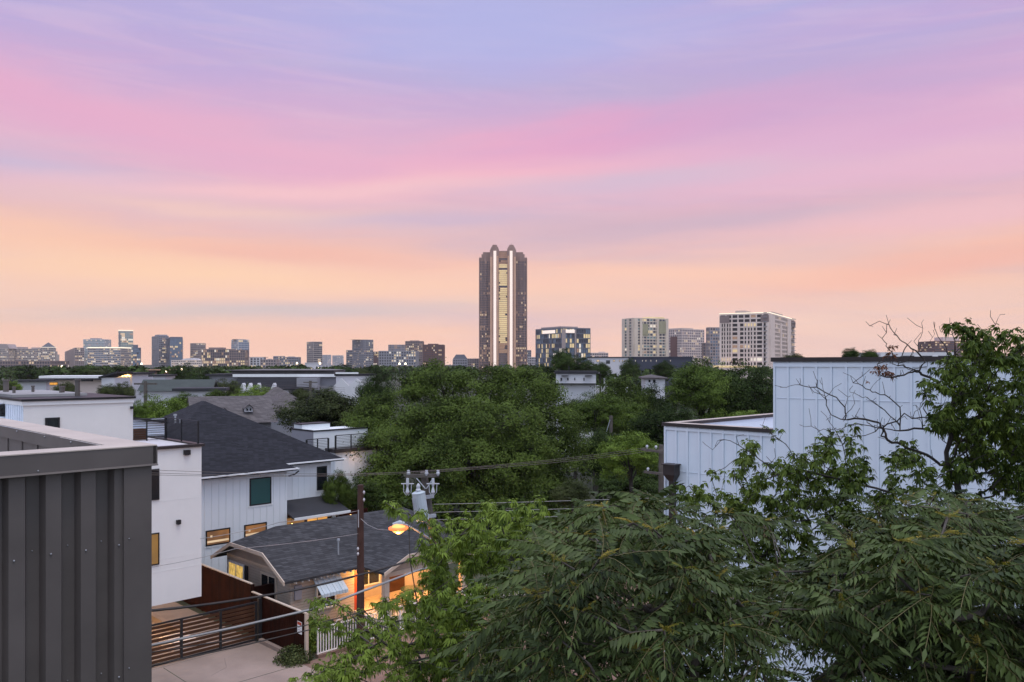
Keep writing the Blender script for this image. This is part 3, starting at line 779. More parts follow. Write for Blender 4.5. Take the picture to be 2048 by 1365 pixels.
# white iron picket fence panels along the yard
def pickets(x0, x1, label, finials):
    r_ = thing('iron_fence', label, 'fence', fa.w((x0, 0, 0)), 'white iron fence panels before the bungalow')
    m = MB(fa); n_ = int((x1 - x0) / .13)
    for i in range(n_ + 1):
        x_ = x0 + (x1 - x0) * i / n_; m.box((x_ - .018, .0, .12), (x_ + .018, .036, 1.18))
    m.build('picket', M['iron_white'], r_)
    m = MB(fa); m.box((x0, -.003, 1.16), (x1, .039, 1.21)); m.box((x0, -.003, .14), (x1, .039, .18)); m.build('rail', M['iron_white'], r_)
    m = MB(fa)
    for x_ in (x0, x1): m.box((x_ - .03, -.008, 0), (x_ + .03, .045, 1.26))
    m.build_each('post', M['iron_white'], r_, 2)
    m = MB(fa)
    for x_ in finials:
        for s_ in (-1, 1):
            m.tube([(x_ + s_ * (.02 + .13 * (1 - math.cos(a))), .018, 1.22 + .12 * math.sin(a)) for a in (0, .6, 1.2, 1.8, 2.4, 3.0)], .014, 4)
    if finials: m.build_each('scroll', M['iron_white'], r_, len(finials))
pickets(.55, 4.1, 'white iron picket fence panel beside the board fence corner', (1.7, 3.2))
pickets(4.75, 6.3, 'short white iron gate panel right of the dark bare pole', (5.5,))
pickets(7.0, 16.0, 'long white iron picket run half hidden behind bright green leaves', ())
m = MB(fa); m.box((.5, -.12, 0), (16, .12, .13)); m.build('yard_kerb', M['alley'])['kind'] = 'structure'

# ------------------------------------------------------------------ white batten building on the right
d0 = 25.7; Mo = P(1329, 728, d0); Mo.z = 0
fw = Fr(Mo, -B, A)
root = thing('batten_building', 'tall cool white batten building at the right with a lower flat wing', 'building', Mo)
z1 = zat(852, d0); xs, ds = fw.at(1547); z2 = zat(724, ds)
m = MB(fw); m.box((0, 0, 0), (xs, .3, z1)); m.box((0, .302, 0), (.3, 9, z1)); m.box((0, 9.002, 0), (xs, 9.3, z1)); m.box((.31, .31, 0), (xs, 8.99, z1 - .55))
m.box((xs + .001, 0, 0), (17, 11, z2))
battens(m, .03, xs, 0, z1, 0, .406, .055, .035); battens(m, xs + .03, 17, 0, z2, 0, .406, .05, .028)
for zz_ in (zat(796, ds), zat(796, ds) - 3.05): m.box((xs + .1, -.007, zz_), (16.9, -.0005, zz_ + .012))
m.box((.1, -.007, zat(940, d0)), (xs, -.0005, zat(940, d0) + .012))
m.box((0, -.03, z1 - .12), (xs, -.0228, z1 - .03)); m.box((xs, -.03, z2 - .14), (17, -.0228, z2 - .04))
m.build('wall', M['blue_white'], root)
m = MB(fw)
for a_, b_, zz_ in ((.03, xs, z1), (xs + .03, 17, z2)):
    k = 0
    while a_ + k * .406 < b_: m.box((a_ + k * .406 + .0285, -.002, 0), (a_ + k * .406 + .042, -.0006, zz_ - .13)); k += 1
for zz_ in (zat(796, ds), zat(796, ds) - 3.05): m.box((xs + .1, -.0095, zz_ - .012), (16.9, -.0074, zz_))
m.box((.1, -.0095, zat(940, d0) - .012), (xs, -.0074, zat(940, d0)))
m.build('joint_shadow_line', M['joint_shade'], root)  # thin dark strips paint in the shadow beside battens and seams
m = MB(fw); m.box((-.06, -.07, z1 + .001), (xs - .005, .34, z1 + .10)); m.box((-.06, .345, z1 + .001), (.34, 8.96, z1 + .10)); m.box((-.06, 8.97, z1 + .001), (xs - .005, 9.36, z1 + .10))
m.build('low_coping', M['bronze'], root)
m = MB(fw); m.box((.36, .36, z1 + .05), (xs - .02, .365, z1 + .102)); m.box((.02, -.02, z1 + .101), (xs - .02, .30, z1 + .106)); m.box((.02, .35, z1 + .101), (.30, 8.95, z1 + .106)); m.box((.02, 9.0, z1 + .101), (xs - .02, 9.3, z1 + .106)); m.build('coping_top', M['cap_metal'], root)
m = MB(fw); m.box((.32, .37, z1 - .54), (xs - .03, 8.9, z1 - .50)); m.build('low_roof', M['pale'], root)
m = MB(fw); m.box((xs - .05, -.07, z2 + .001), (17, 11.1, z2 + .12)); m.build('coping', M['bronze'], root)
xh, _ = fw.at(1344, -.15); zh0, zh1 = zat(956, 25.3), zat(930, 25.3)
m = MB(fw); m.box((xh - .2, -.34, zh0 + .1), (xh + .2, -.03, zh1)); m.solid([(xh - .2, -.34, zh0 + .1), (xh + .2, -.34, zh0 + .1), (xh + .2, -.03, zh0 + .1), (xh - .2, -.03, zh0 + .1), (xh - .09, -.22, zh0 - .1), (xh + .09, -.22, zh0 - .1), (xh + .09, -.04, zh0 - .1), (xh - .09, -.04, zh0 - .1)], [(0, 4, 5, 1), (1, 5, 6, 2), (2, 6, 7, 3), (3, 7, 4, 0), (4, 7, 6, 5)])
m.box((xh - .24, -.38, zh1), (xh + .24, -.02, zh1 + .03))
ds_ = m.build('downspout_head', M['bronze'], root)
m = MB(fw); m.box((xh - .085, -.2, .1), (xh + .085, -.045, zh0 - .09)); m.build('downspout', M['bronze'], root)
m = MB(fw); m.box((3.3, -.12, zat(1075, 23.5)), (3.62, -.03, zat(1036, 23.5))); m.build('vent_hood', M['brick'], root)
# ------------------------------------------------------------------ city buildings
RS = random.Random(77)
M['roof_flat2'] = mat('dull grey roof', (.13, .12, .12), .8, .2, .4)
def rect(c, l, r, d, th):
    ct, st = math.cos(R(th)), math.sin(R(th)); C = P(c, YH, d); C.z = 0
    k = (r - CX) / F; w = (k * C.y - C.x) / (ct - k * st)
    if l is None or abs(l - c) < .5: dp = min(w * .7, 45)
    else:
        kl = (l - CX) / F; dp = (C.x - kl * C.y) / (st + kl * ct)
    return Fr(C, (ct, st, 0), (-st, ct, 0)), w, max(dp, 4)

LIT = ['lit_warm', 'lit_white', 'lit_dim', 'lit_gold']
def grid(m, face, W, D, z0, z1, nf, nb, lit, bands=None, off=.0):
    """window cells on one face of a box: 0 front, 1 left, 2 right; material 0/1 glass, 2.. lit"""
    fh = (z1 - z0) / nf
    L = W if face == 0 else D
    for i in range(nf):
        p = lit * RS.choice((.3, .6, 1, 1, 1.5, 2.2))
        run = 0
        for j in range(nb):
            a, b = L * j / nb, L * (j + 1) / nb
            if run <= 0: cur = (RS.choice((2, 2, 3, 4, 5)) if RS.random() < p else RS.choice((0, 0, 1))); run = RS.choice((1, 1, 1, 2))
            run -= 1
            zb, zt = z0 + fh * i, z0 + fh * (i + 1)
            if face == 0: q = [(a, 0, zb), (b, 0, zb), (b, 0, zt), (a, 0, zt)]
            elif face == 1: q = [(0, D - a, zb), (0, D - b, zb), (0, D - b, zt), (0, D - a, zt)]
            else: q = [(W, a, zb), (W, b, zb), (W, b, zt), (W, a, zt)]
            m.face(q, cur)

def shell(m, W, D, z0, z1, nf, nbf, nbs, sp, pier, out=.35, faces=(0, 1, 2)):
    """floor bands and piers standing proud of the window cells"""
    fh = (z1 - z0) / nf
    if sp:
        for i in range(nf): m.box((-out, -out, z0 + fh * i), (W + out, D + out, z0 + fh * (i + sp)))
    if pier:
        for j in range(nbf + 1):
            x = W * j / nbf; h = W / nbf * pier / 2; a, b = max(x - h, -out + .01), min(x + h, W + out - .01)
            if 0 in faces: m.box((a, -out - .12, z0), (b, -.01, z1))
        for j in range(nbs + 1):
            y = D * j / nbs; h = D / nbs * pier / 2; a, b = max(y - h, -out + .02), min(y + h, D + out - .02)
            if 1 in faces: m.box((-out - .12, a, z0), (-.01, b, z1))
            if 2 in faces: m.box((W + .01, a, z0), (W + out + .12, b, z1))

def tower(name, label, cat, c, l, r, top, d, th=0, fh=3.3, bay=2.9, wall='stone', glass=('glass_far', 'glass_far'), lit=.25, sp=.38, pier=.3,
          roof=None, crown=None, line=None, lmats=None, base=0):
    fr, W, D = rect(c, l, r, d, th); z1 = zat(top, d)
    root = thing(name, label, cat, fr.o)
    bay = bay if d < 1150 else min(bay, 2.5); lit = lit * .7
    nf = max(2, round(z1 / fh)); nbf = max(2, round(W / bay)); nbs = max(2, round(D / bay))
    m = MB(fr)
    for face, nb in ((0, nbf), (1, nbs), (2, nbs)): grid(m, face, W, D, base, z1, nf, nb, lit)
    m.face([(0, D, 0), (0, D, z1), (W, D, z1), (W, D, 0)], 0)
    wg = m.build('window_grid', [M[glass[0]], M[glass[1]]] + [M[k] for k in (lmats or LIT)], root)
    wg['kind'] = 'stuff'
    m = MB(fr); shell(m, W, D, base, z1, nf, nbf, nbs, sp, pier); m.box((-.3, -.3, z1), (W + .3, D + .3, z1 + 1.1))
    m.build('wall', M[wall], root)
    if line:
        m = MB(fr); m.box((-.5, -.5, z1 + 1.11), (W + .5, D + .5, z1 + 1.11 + line)); m.build('roof_light', M['lit_line'], root)
    if crown:
        for (pa, pb, yt, mt) in crown:
            xa, _ = fr.at(pa, D * .3); xb, _ = fr.at(pb, D * .3)
            m = MB(fr); m.box((xa, D * .25, z1 + 1.12), (xb, D * .75, zat(yt, d + D * .4))); m.build('roof_plant', M[mt], root)
    if roof:
        apex, mt = roof; za = zat(apex, d + D / 2)
        m = MB(fr); m.solid([(-.6, -.6, z1 + 1.2), (W + .6, -.6, z1 + 1.2), (W + .6, D + .6, z1 + 1.2), (-.6, D + .6, z1 + 1.2), (W / 2, D / 2, za)], [(0, 3, 2, 1), (0, 1, 4), (1, 2, 4), (2, 3, 4), (3, 0, 4)])
        m.build('roof', M[mt], root)
    return root, fr, W, D, z1

M['slate_glass'] = glass_mat('dark balcony glass', (.055, .045, .045), .4, 0, .2)
G_ = ('glass_far', 'glass_far'); GB = ('glass_blue', 'glass_far'); GG = ('glass_green', 'glass_green')
T = tower
# left skyline, from the left edge of the photograph
r_, fr, W, D, z1 = T('office_block', 'pale stone office block with a sloped roof, at the far left edge of the skyline', 'office block', -30, None, 16, 699, 1500, lit=.35, wall='stone')
m = MB(fr); m.prism([(-.3, 0, z1 + 1.15), (W + 3, 0, z1 + 1.15), (W - 2, 0, z1 + 9.5), (-.3, 0, z1 + 10.5)], (0, 25, 0)); m.build('mansard_roof', M['taupe'], r_)
r_, fr, W, D, z1 = T('office_block', 'long stone office block between the left edge block and the pyramid roofed tower', 'office block', 21, None, 82, 699, 1520, wall='stone', lit=.35, crown=((21, 45, 694.5, 'taupe'), (64, 81, 695.5, 'taupe')))
r_, fr, W, D, z1 = T('office_tower', 'stone office tower topped by a dark pyramid roof', 'office tower', 82, 79, 110, 697, 1480, 12, wall='stone', lit=.4, line=1.0, roof=(685, 'slate'))
m = MB(fr); m.box((W + .5, 2, 0), (W + 6, D, z1 * .72)); m.box((W + .5, 2, z1 * .721), (W + 3, D, z1 * .86)); m.build('stepped_wing', M['stone'], r_)
T('low_block', 'low dark brown block below the pyramid roofed tower', 'low block', 0, None, 100, 724, 900, wall='brown', lit=.2, crown=None)
T('apartment_block', 'flat roofed brown apartment block right of the pyramid roof tower', 'apartment block', 150, 130, 168, 697, 1400, 30, wall='taupe', lit=.45, glass=G_)
T('office_tower', 'bluish glass tower with a raised middle, behind the long block with the bright roof edge', 'office tower', 167, None, 208, 680, 1700, wall='pale', glass=GG, lit=.2, sp=.3, pier=.1, crown=((181, 198, 677, 'gray'),))
T('office_block', 'wide glassy office block with a bright white roof edge', 'office block', 176, None, 241, 698, 1350, wall='stone', glass=GB, lit=.35, line=1.6, pier=.12, sp=.45)
r_, fr, W, D, z1 = T('glass_tower', 'tallest teal glass tower of the left skyline, its right half speckled with lights', 'glass tower', 237, 220, 266, 663, 1420, 25, wall='cream', glass=GG, lit=.42, sp=.14, pier=.06, line=1.2)
m = MB(fr); m.box((.6, -1.0, 0), (3.0, -.45, z1 - 2)); m.build('dark_notch', M['slate'], r_)
T('glass_tower', 'dark stepped glass tower against the right side of the tallest teal tower', 'glass tower', 266, 263, 281, 697, 1350, 20, wall='slate', glass=GB, lit=.3, sp=.2, pier=.1, crown=((266, 276, 690, 'slate'),))
T('apartment_tower', 'grey stone apartment tower standing left of the curved blue glass tower', 'apartment tower', 318, 304, 337, 673, 1450, 35, wall='gray', glass=G_, lit=.3, crown=((316, 334, 670, 'gray'),))
r_, fr, W, D, z1 = T('glass_tower', 'bright blue glass tower with a vertical seam and projecting balcony edge', 'glass tower', 340, 322, 365, 677, 1400, 28, wall='slate', glass=('glass_blue', 'glass_blue'), lit=.22, sp=.12, pier=.08, crown=((341, 364, 675, 'slate'),))
m = MB(fr)
for k in range(14): m.box((W + .4, 1, z1 * .2 + k * z1 * .055), (W + 2.0, D * .5, z1 * .2 + k * z1 * .055 + .5))
m.build_each('balcony', M['gray'], r_, 14)
r_, fr, W, D, z1 = T('low_block', 'low cream building with a shallow curved roof before the blue glass tower', 'low block', 343, None, 404, 722, 1150, wall='cream', lit=.3, sp=.55)
m = MB(fr); m.prism([(W * .3, 2, z1 + 1.2), (W * .9, 2, z1 + 1.2), (W * .8, 2, z1 + 3), (W * .6, 2, z1 + 3.8), (W * .4, 2, z1 + 3)], (0, 12, 0)); m.build('curved_roof', M['pale'], r_)
T('apartment_tower', 'plain brown tower left of the dark framed lit office', 'apartment tower', 381, 380, 410, 688, 1500, 8, wall='taupe', lit=.25, sp=.5)
T('office_block', 'dark framed office block with big lit windows and a raised dark top', 'office block', 403, None, 458, 700, 1150, wall='brown', lit=.75, bay=4.6, fh=4.2, sp=.2, pier=.22, crown=((418, 446, 695.5, 'brown'),))
r_, fr, W, D, z1 = T('apartment_tower', 'pale blue glass apartment tower with a dark cap, right of the lit office block', 'apartment tower', 477, 463, 498, 681, 1300, 40, wall='pale', glass=('glass_blue', 'glass_blue'), lit=.25, sp=.2, pier=.1, crown=((470, 492, 679, 'brown'),))
T('office_block', 'low brown block with lit ground floor below the pale blue apartment tower', 'office block', 459, None, 490, 702, 1080, wall='brown', lit=.4, pier=.35)
T('low_block', 'small white block with tall dark windows, right of the pale blue apartment tower', 'low block', 500, None, 526, 717, 1100, wall='offwhite', lit=.08, bay=4, pier=.4, sp=.3, crown=((498, 534, 714.5, 'brown'),))
T('low_block', 'low dark house-like block with small roof hut, right of the small white block', 'low block', 521, None, 552, 721, 1000, wall='taupe', lit=.12, crown=((535, 541, 718, 'taupe'),))
T('apartment_block', 'lower left of two grey joined blocks left of the dark banded tower', 'apartment block', 547, None, 566, 714, 1300, wall='gray', lit=.15)
T('apartment_block', 'wide low grey block with a stepped top, directly left of the dark banded tower', 'apartment block', 567, None, 596, 716, 1250, wall='gray', lit=.25, crown=((576, 588, 713.5, 'gray'),))
T('office_tower', 'dark banded office tower standing alone left of centre', 'office tower', 627, 614, 644, 685, 1300, 35, wall='stone', glass=('glass_far', 'glass_far'), lit=.12, sp=.32, pier=.06)
T('apartment_tower', 'small pale tower just right of the dark banded tower', 'apartment tower', 655, 644, 662, 711, 1900, 45, wall='pale', lit=.12)
T('apartment_tower', 'small pale tower with open sky on both sides, near the big grey tower', 'apartment tower', 680, 665, 687, 712, 2000, 45, wall='pale', lit=.1)
T('apartment_tower', 'narrow grey block leaning against the left side of the big grey tower', 'apartment tower', 693, None, 708, 702, 1350, wall='gray', lit=.25, crown=((693, 706, 701, 'brown'),))
T('apartment_tower', 'big grey apartment tower with a dark parapet, widest of the middle left skyline', 'apartment tower', 728, 705, 746, 681, 1300, 40, wall='gray', lit=.2, pier=.35, crown=((707, 740, 680, 'brown'),))
T('apartment_block', 'dusky red block on the right side of the big grey tower', 'apartment block', 746, None, 757, 705, 1400, wall='redbrown', lit=.3)
T('apartment_block', 'long mid-rise apartment block with pale bays below the slanted glass roof', 'apartment block', 758, None, 832, 704, 1000, wall='gray', lit=.35, pier=.4)
T('office_block', 'glass office with a brightly lit corner behind the long mid-rise block', 'office block', 777, None, 812, 691, 1400, wall='taupe', glass=GB, lit=.3)
T('apartment_tower', 'dark brown tower with even window dots above the long mid-rise block', 'apartment tower', 811, None, 845, 684, 1250, wall='brown', lit=.35, sp=.4, pier=.4, crown=((820, 838, 681.5, 'brown'),))
T('apartment_tower', 'red brown tower partly hidden by the top of the largest tree', 'apartment tower', 846, None, 887, 691, 1250, wall='redbrown', lit=.25, sp=.45, pier=.4, crown=((856, 876, 688, 'redbrown'),))
r_, fr, W, D, z1 = T('low_block', 'low block with dark steep roof just left of the tall brown tower', 'low block', 906, None, 934, 720, 1100, wall='gray', lit=.1)
m = MB(fr); m.prism([(0, 0, z1 + 1.2), (W, 0, z1 + 1.2), (W - 4, 0, z1 + 7), (4, 0, z1 + 7)], (0, 14, 0)); m.build('mansard_roof', M['slate'], r_)
T('low_block', 'low brown block touching the left foot of the tall brown tower', 'low block', 935, None, 957, 719, 1150, wall='taupe', lit=.2)
T('low_block', 'narrow grey block between the tall brown tower and the glass office', 'low block', 1053, None, 1062, 702, 1350, wall='gray', lit=.15)
T('low_block', 'low pale strip block in front of the narrow grey block', 'low block', 1056, None, 1073, 716, 1200, wall='pale', lit=.1)
# glass office right of the tower
r_, fr, W, D, z1 = T('glass_office', 'dark glass office block with two bright rooftop signs, right of the tall brown tower', 'office block', 1125, 1072, 1180, 658, 700, 30, fh=4.2, bay=2.4, wall='slate', glass=('glass_blue', 'glass_far'), lit=.42, sp=.2, pier=.08, lmats=['lit_gold', 'lit_white', 'lit_dim', 'lit_gold'])
m = MB(fr); m.box((0, 2, z1 + 1.12), (W * .6, D * .8, z1 + 2.2)); m.build('roof_plant', M['taupe'], r_)
m = MB(fr); m.box((W * .02, -.75, z1 - 3.4), (W * .42, -.5, z1 - .6)); m.build('roof_sign', M['lit_strip'], r_)
m = MB(fr); m.box((-.75, D * .25, z1 - 3.4), (-.5, D * .72, z1 - .6)); m.build('roof_sign', M['lit_strip'], r_)
m = MB(fr); m.box((-1.2, -1.2, 0), (2.5, -.5, z1 - .5)); m.box((W * .42, -1.1, 0), (W * .47, -.5, z1 - .5)); m.build('pier', M['taupe'], r_)
T('low_block', 'low brick pink block right of the glass office', 'low block', 1180, None, 1216, 707.5, 1100, wall='pink', lit=.2, crown=((1198, 1210, 704, 'pink'),))
# two beige residential towers
r_, fr, W, D, z1 = T('apartment_tower', 'beige apartment tower with glowing yellow top and glass strips', 'apartment tower', 1268, 1245, 1336, 638, 900, 25, fh=3.3, bay=4.2, wall='beige', glass=('glass_far', 'glass_green'), lit=.16, sp=.34, pier=.18, lmats=['lit_gold', 'lit_white', 'lit_dim', 'lit_gold'])
xa, _ = fr.at(1300); xb, _ = fr.at(1332)
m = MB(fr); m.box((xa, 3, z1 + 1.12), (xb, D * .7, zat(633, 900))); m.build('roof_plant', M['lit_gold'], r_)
m = MB(fr)
for (pa, pb) in ((1268, 1275), (1279, 1284), (1313, 1316.5), (1331, 1336)):
    xa, _ = fr.at(pa); xb, _ = fr.at(pb); m.box((xa, -1.0, 0), (xb, -.48, z1 + .6))
for (ya, yb) in ((.0, .12), (.40, .52), (.75, 1)): m.box((-1.0, D * ya, 0), (-.48, D * yb, z1 + .6))
m.build('pier', M['beige'], r_)
for (pa, pb, ya, yb) in ((1284, 1296, 648, 672), (1317, 1331, 642, 667)):
    xa, _ = fr.at(pa); xb, _ = fr.at(pb); m = MB(fr); m.box((xa, -.7, zat(yb, 905)), (xb, -.5, zat(ya, 905))); m.build('gold_glazing', M['glass_gold'], r_)
r_, fr, W, D, z1 = T('apartment_tower', 'shorter pinkish beige tower between the glowing topped tower and the lit roofline block', 'apartment tower', 1364, 1338, 1408, 660, 1000, 35, fh=3.2, bay=3.2, wall='pink', lit=.16, sp=.42, pier=.36)
m = MB(fr); xa, _ = fr.at(1386); m.box((-.4, -.4, z1 + 1.11), (xa, D, zat(656.5, 1000))); m.build('parapet', M['pink'], r_)
m = MB(fr); m.box((-1.0, D * .35, 0), (-.48, D * .85, z1 - 8)); m.build('brick_panel', M['redbrown'], r_)
T('apartment_tower', 'blue and brown tower peeking out left of the lit roofline block', 'apartment tower', 1420, 1413, 1446, 657, 850, 15, wall='taupe', glass=('glass_blue', 'glass_far'), lit=.2, sp=.4)
T('low_block', 'narrow brown block at the foot of the blue and brown tower', 'low block', 1406, None, 1416, 688, 900, wall='brown', lit=.2)
# residential block with a lit roof line
r_, fr, W, D, z1 = T('apartment_block', 'wide cream apartment block with glowing roof edge and rows of recessed balconies', 'apartment block', 1538, 1440, 1588, 629, 620, 62, fh=3.35, bay=4.6, wall='cream', glass=('slate_glass', 'slate_glass'), lit=.10, sp=.34, pier=.2, line=.5)
m = MB(fr); m.box((W * .2, D * .6, z1 + 1.7), (W * .6, D * .82, zat(623, 660))); m.box((W * .3, D * .1, z1 + 1.7), (W * .7, D * .2, z1 + 4)); m.box((W * .5, D * .3, z1 + 1.7), (W * .8, D * .36, z1 + 3.6)); m.build('roof_plant', M['taupe'], r_)
m = MB(fr)
for (ya, yb) in ((.0, .06), (.10, .13), (.30, .33), (.42, .45), (.58, .61), (.74, .77)): m.box((-1.3, D * ya, 0), (-.48, D * yb, z1 * .88))
for (ya, yb) in ((.80, .82), (.85, .88), (.91, .93), (.96, 1.0)): m.box((-1.3, D * ya, 0), (-.48, D * yb, z1 * .88))
m.box((W * .0, -1.3, 0), (W * .15, -.48, z1 * .99)); m.box((W * .66, -1.3, 0), (W * .80, -.48, z1 * .99)); m.box((W * .38, -1.0, 0), (W * .44, -.48, z1 * .9))
m.build('pier', M['cream'], r_)
m = MB(fr)
for (ya, yb) in ((.0, .16), (.80, 1.0)):
    m.box((-1.0, D * ya, z1 * .885), (-.48, D * yb, z1 * .99))
m.box((W * .84, -1.3, z1 * .885), (W, -.48, z1 * .99)); m.build_each('dark_band', M['brown'], r_, 3)
m = MB(fr); nf = 17
for k in range(nf - 4):
    for (ya, yb) in ((.03, .10),): m.box((-2.2, D * ya, 10 + k * 3.35), (-1.31, D * yb, 10.4 + k * 3.35))
    m.box((W * .83, -2.0, 10 + k * 3.35), (W * .98, -1.31, 10.35 + k * 3.35))
m.build_each('balcony', M['gray'], r_, 26)
m = MB(fr); m.box((-12, 4, 0), (-2.4, D * .95, 11)); m.build('podium', M['cream'], r_)
m = MB(fr)
for k in range(16): m.box((-12.5, 6 + k * (D * .9 / 16), 9.2), (-12.05, 8 + k * (D * .9 / 16), 10.6))
m.build_each('podium_light', M['lit_gold'], r_, 16)
# right edge
T('office_block', 'brown office block with a raised block on top, seen through twigs above the batten building', 'office block', 1870, None, 1981, 684, 1100, wall='redbrown', lit=.25, sp=.5, pier=.1, crown=((1884, 1917, 675, 'pink'),))
r_, fr, W, D, z1 = T('low_block', 'long low white flat roofed block just above the top of the batten building', 'low block', 1762, None, 1905, 712, 260, wall='offwhite', lit=.1, sp=.6, pier=.3, fh=5, bay=6)

# ------------------------------------------------------------------ the tall brown tower
d = 1100; s = d / F
Ct = P(1006, YH, d); Ct.z = 0; ft = Fr(Ct)
def tx(px): return (px - 1006) * s
def tz(py): return zat(py, d)
root = thing('granite_tower', 'tallest tower, brown granite with two white lit stripes and a glowing gold glass spine', 'tower', Ct)
m = MB(ft)
for sgn in (-1, 1):
    def bx(a, b, y0, y1, top):
        xa, xb = sorted((sgn * a, sgn * b)); m.box((xa, y0, 0), (xb, y1, top))
    bx(17.6, 32.0, 9, 54, tz(514)); bx(17.6, 29, 9.01, 50, tz(507)); bx(17.6, 27, 9.02, 46, tz(503))
    bx(32.0, 32.4, 9, 11, tz(515.2)); bx(31.0, 32.4, 20, 44, tz(516))
m.build_each('wing', M['granite'], root, 2)
m = MB(ft)
for sgn in (-1, 1):
    for (pa, pb, top) in ((5.6, 17.5, 502.5),):
        xa, xb = sorted((sgn * pa, sgn * pb)); m.box((xa, 1.0, 0), (xb, 50, tz(500)))
    c_ = sgn * 11.2
    for (h, top) in ((5.6, 497), (4.6, 493.5), (3.4, 490.5), (2.6, 489)): m.box((c_ - h, 1.5 + (5.6 - h), tz(500)), (c_ + h, 18, tz(top)))
m.build_each('column', M['granite'], root, 2)
m = MB(ft); m.box((-5.59, 6, tz(503)), (5.59, 40, tz(501))); m.build('spine_top', M['granite'], root)
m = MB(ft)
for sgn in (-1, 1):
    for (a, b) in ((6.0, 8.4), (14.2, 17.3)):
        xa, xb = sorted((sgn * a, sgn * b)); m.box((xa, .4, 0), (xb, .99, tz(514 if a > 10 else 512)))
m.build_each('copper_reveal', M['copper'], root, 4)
m = MB(ft)
for sgn in (-1, 1):
    xa, xb = sorted((sgn * 9.0, sgn * 12.7)); m.box((xa, .2, 0), (xb, .98, tz(502)))
m.build_each('light_stripe', M['lit_strip'], root, 2)
m = MB(ft); rr = random.Random(5)
nfl = 58; zb, ztp = 8.0, tz(503)
for i in range(nfl):
    za = zb + (ztp - zb) * i / nfl; zc = zb + (ztp - zb) * (i + .78) / nfl; f_ = i / nfl
    if f_ < .06: k = 3
    elif f_ < .12: k = rr.choice((3, 3, 2))
    elif f_ < .20: k = 1
    elif f_ < .68: k = 0 if rr.random() < .97 else 3
    elif f_ < .74: k = rr.choice((0, 3, 0))
    else: k = rr.choice((3, 3, 0, 2))
    x0_ = -5.5 if rr.random() < .8 else rr.uniform(-5.5, -3); x1_ = 5.5 if rr.random() < .85 else rr.uniform(2, 5.5)
    m.box((-5.55, 6.5, za), (5.55, 8, zc), 3); m.box((x0_, 6.0, za), (x1_, 6.49, zc), k)
    m.box((-5.58, 5.6, zc), (5.58, 7.9, zb + (ztp - zb) * (i + 1) / nfl), 2 if (i % 8 or f_ > .7) else 4)
m.build('glass_spine', [M['lit_gold'], M['lit_dim'], M['copper'], M['slate'], M['brown']], root)
m = MB(ft); rr = random.Random(9)
rows = 45; ztop = tz(520)
bandlit = {r: rr.choice((.0, .02, .05, .2)) for r in range(rows)}
for r0_ in (16, 17, 22, 23): bandlit[r0_] = .45
for r0_ in range(3, 10): bandlit[r0_] = rr.choice((.25, .4, .55))
for sgn in (-1, 1):
    for i in range(rows):
        z_ = 6 + (ztop - 6) * i / rows
        for j in range(6):
            x_ = sgn * (18.6 + j * 2.25)
            k = (1 if rr.random() < .5 else 2) if rr.random() < bandlit[i] else 0
            m.box((x_ - .62, 8.86, z_), (x_ + .62, 8.99, z_ + 2.1), k)
    for i in range(rows):
        z_ = 6 + (ztop - 6) * i / rows
        for j in range(8):
            y_ = 12 + j * 5; xo = sgn * 32.42
            m.box((min(xo, xo + sgn * .1), y_, z_), (max(xo, xo + sgn * .1), y_ + 1.6, z_ + 2.1), 1 if rr.random() < .08 else 0)
o = m.build('window_grid', [M['glass_far'], M['lit_warm'], M['lit_dim']], root); o['kind'] = 'stuff'
m = MB(ft)
for sgn in (-1, 1):
    for xx in (17.62, 22.0, 26.5, 30.9): m.box((sgn * xx - .22, 8.5, 0), (sgn * xx + .22, 8.98, tz(512)))
m.build('rib', M['granite_d'], root)
m = MB(ft); m.tube([(11, 10, tz(489)), (11, 10, tz(485))], .15, 5); m.build('mast', M['dark_trim'], root)

# ------------------------------------------------------------------ low buildings between the trees
def house(name, label, cat, c, l, r, top, d, th, wall, roof='flat', rmat='roof_flat', rise=2.0, wins=(), over=.4, base=0, ridge='x', dp=None):
    fr, W, D = rect(c, l, r, d, th); D = dp or D; z1 = zat(top, d)
    root = thing(name, label, cat, fr.o)
    m = MB(fr); m.box((0, 0, 0), (W, D, z1)); m.build('wall', M[wall], root)
    m = MB(fr)
    if roof == 'flat': m.box((-over, -over, z1 + .002), (W + over, D + over, z1 + .35))
    elif roof == 'gable':
        if ridge == 'x': m.prism([(-over, -over, z1 - .1), (-over, D / 2, z1 + rise), (-over, D + over, z1 - .1), (-over, D / 2, z1 + rise - .35)], (W + 2 * over, 0, 0))
        else: m.prism([(-over, -over, z1 - .1), (W / 2, -over, z1 + rise), (W + over, -over, z1 - .1), (W / 2, -over, z1 + rise - .35)], (0, D + 2 * over, 0))
    elif roof == 'hip': hip(m, -over, W + over, -over, D + over, z1 + .1, rise / (min(W, D) / 2), .2)
    elif roof == 'mono': m.prism([(-over, -over, z1 + .01), (W + over, -over, z1 + rise), (W + over, -over, z1 + rise + .3), (-over, -over, z1 + .31)], (0, D + 2 * over, 0))
    m.build('roof', M[rmat], root)
    if roof == 'gable':
        m = MB(fr)
        if ridge == 'x':
            m.prism([(0, 0, z1 + .003), (0, D, z1 + .003), (0, D / 2, z1 + rise - .5)], (W, 0, 0))
        else: m.prism([(0, 0, z1 + .003), (W, 0, z1 + .003), (W / 2, 0, z1 + rise - .5)], (0, D, 0))
        m.build('gable_wall', M[wall], root)
    for (pa, pb, ya, yb, g_) in wins:
        xa, da = fr.at(pa); xb, db = fr.at(pb)
        window(fr, root, xa, zat(yb, da), xb, zat(ya, da), 0, .09, g_, bars=1 if xb - xa > 1.4 else 0)
    return root, fr, W, D, z1

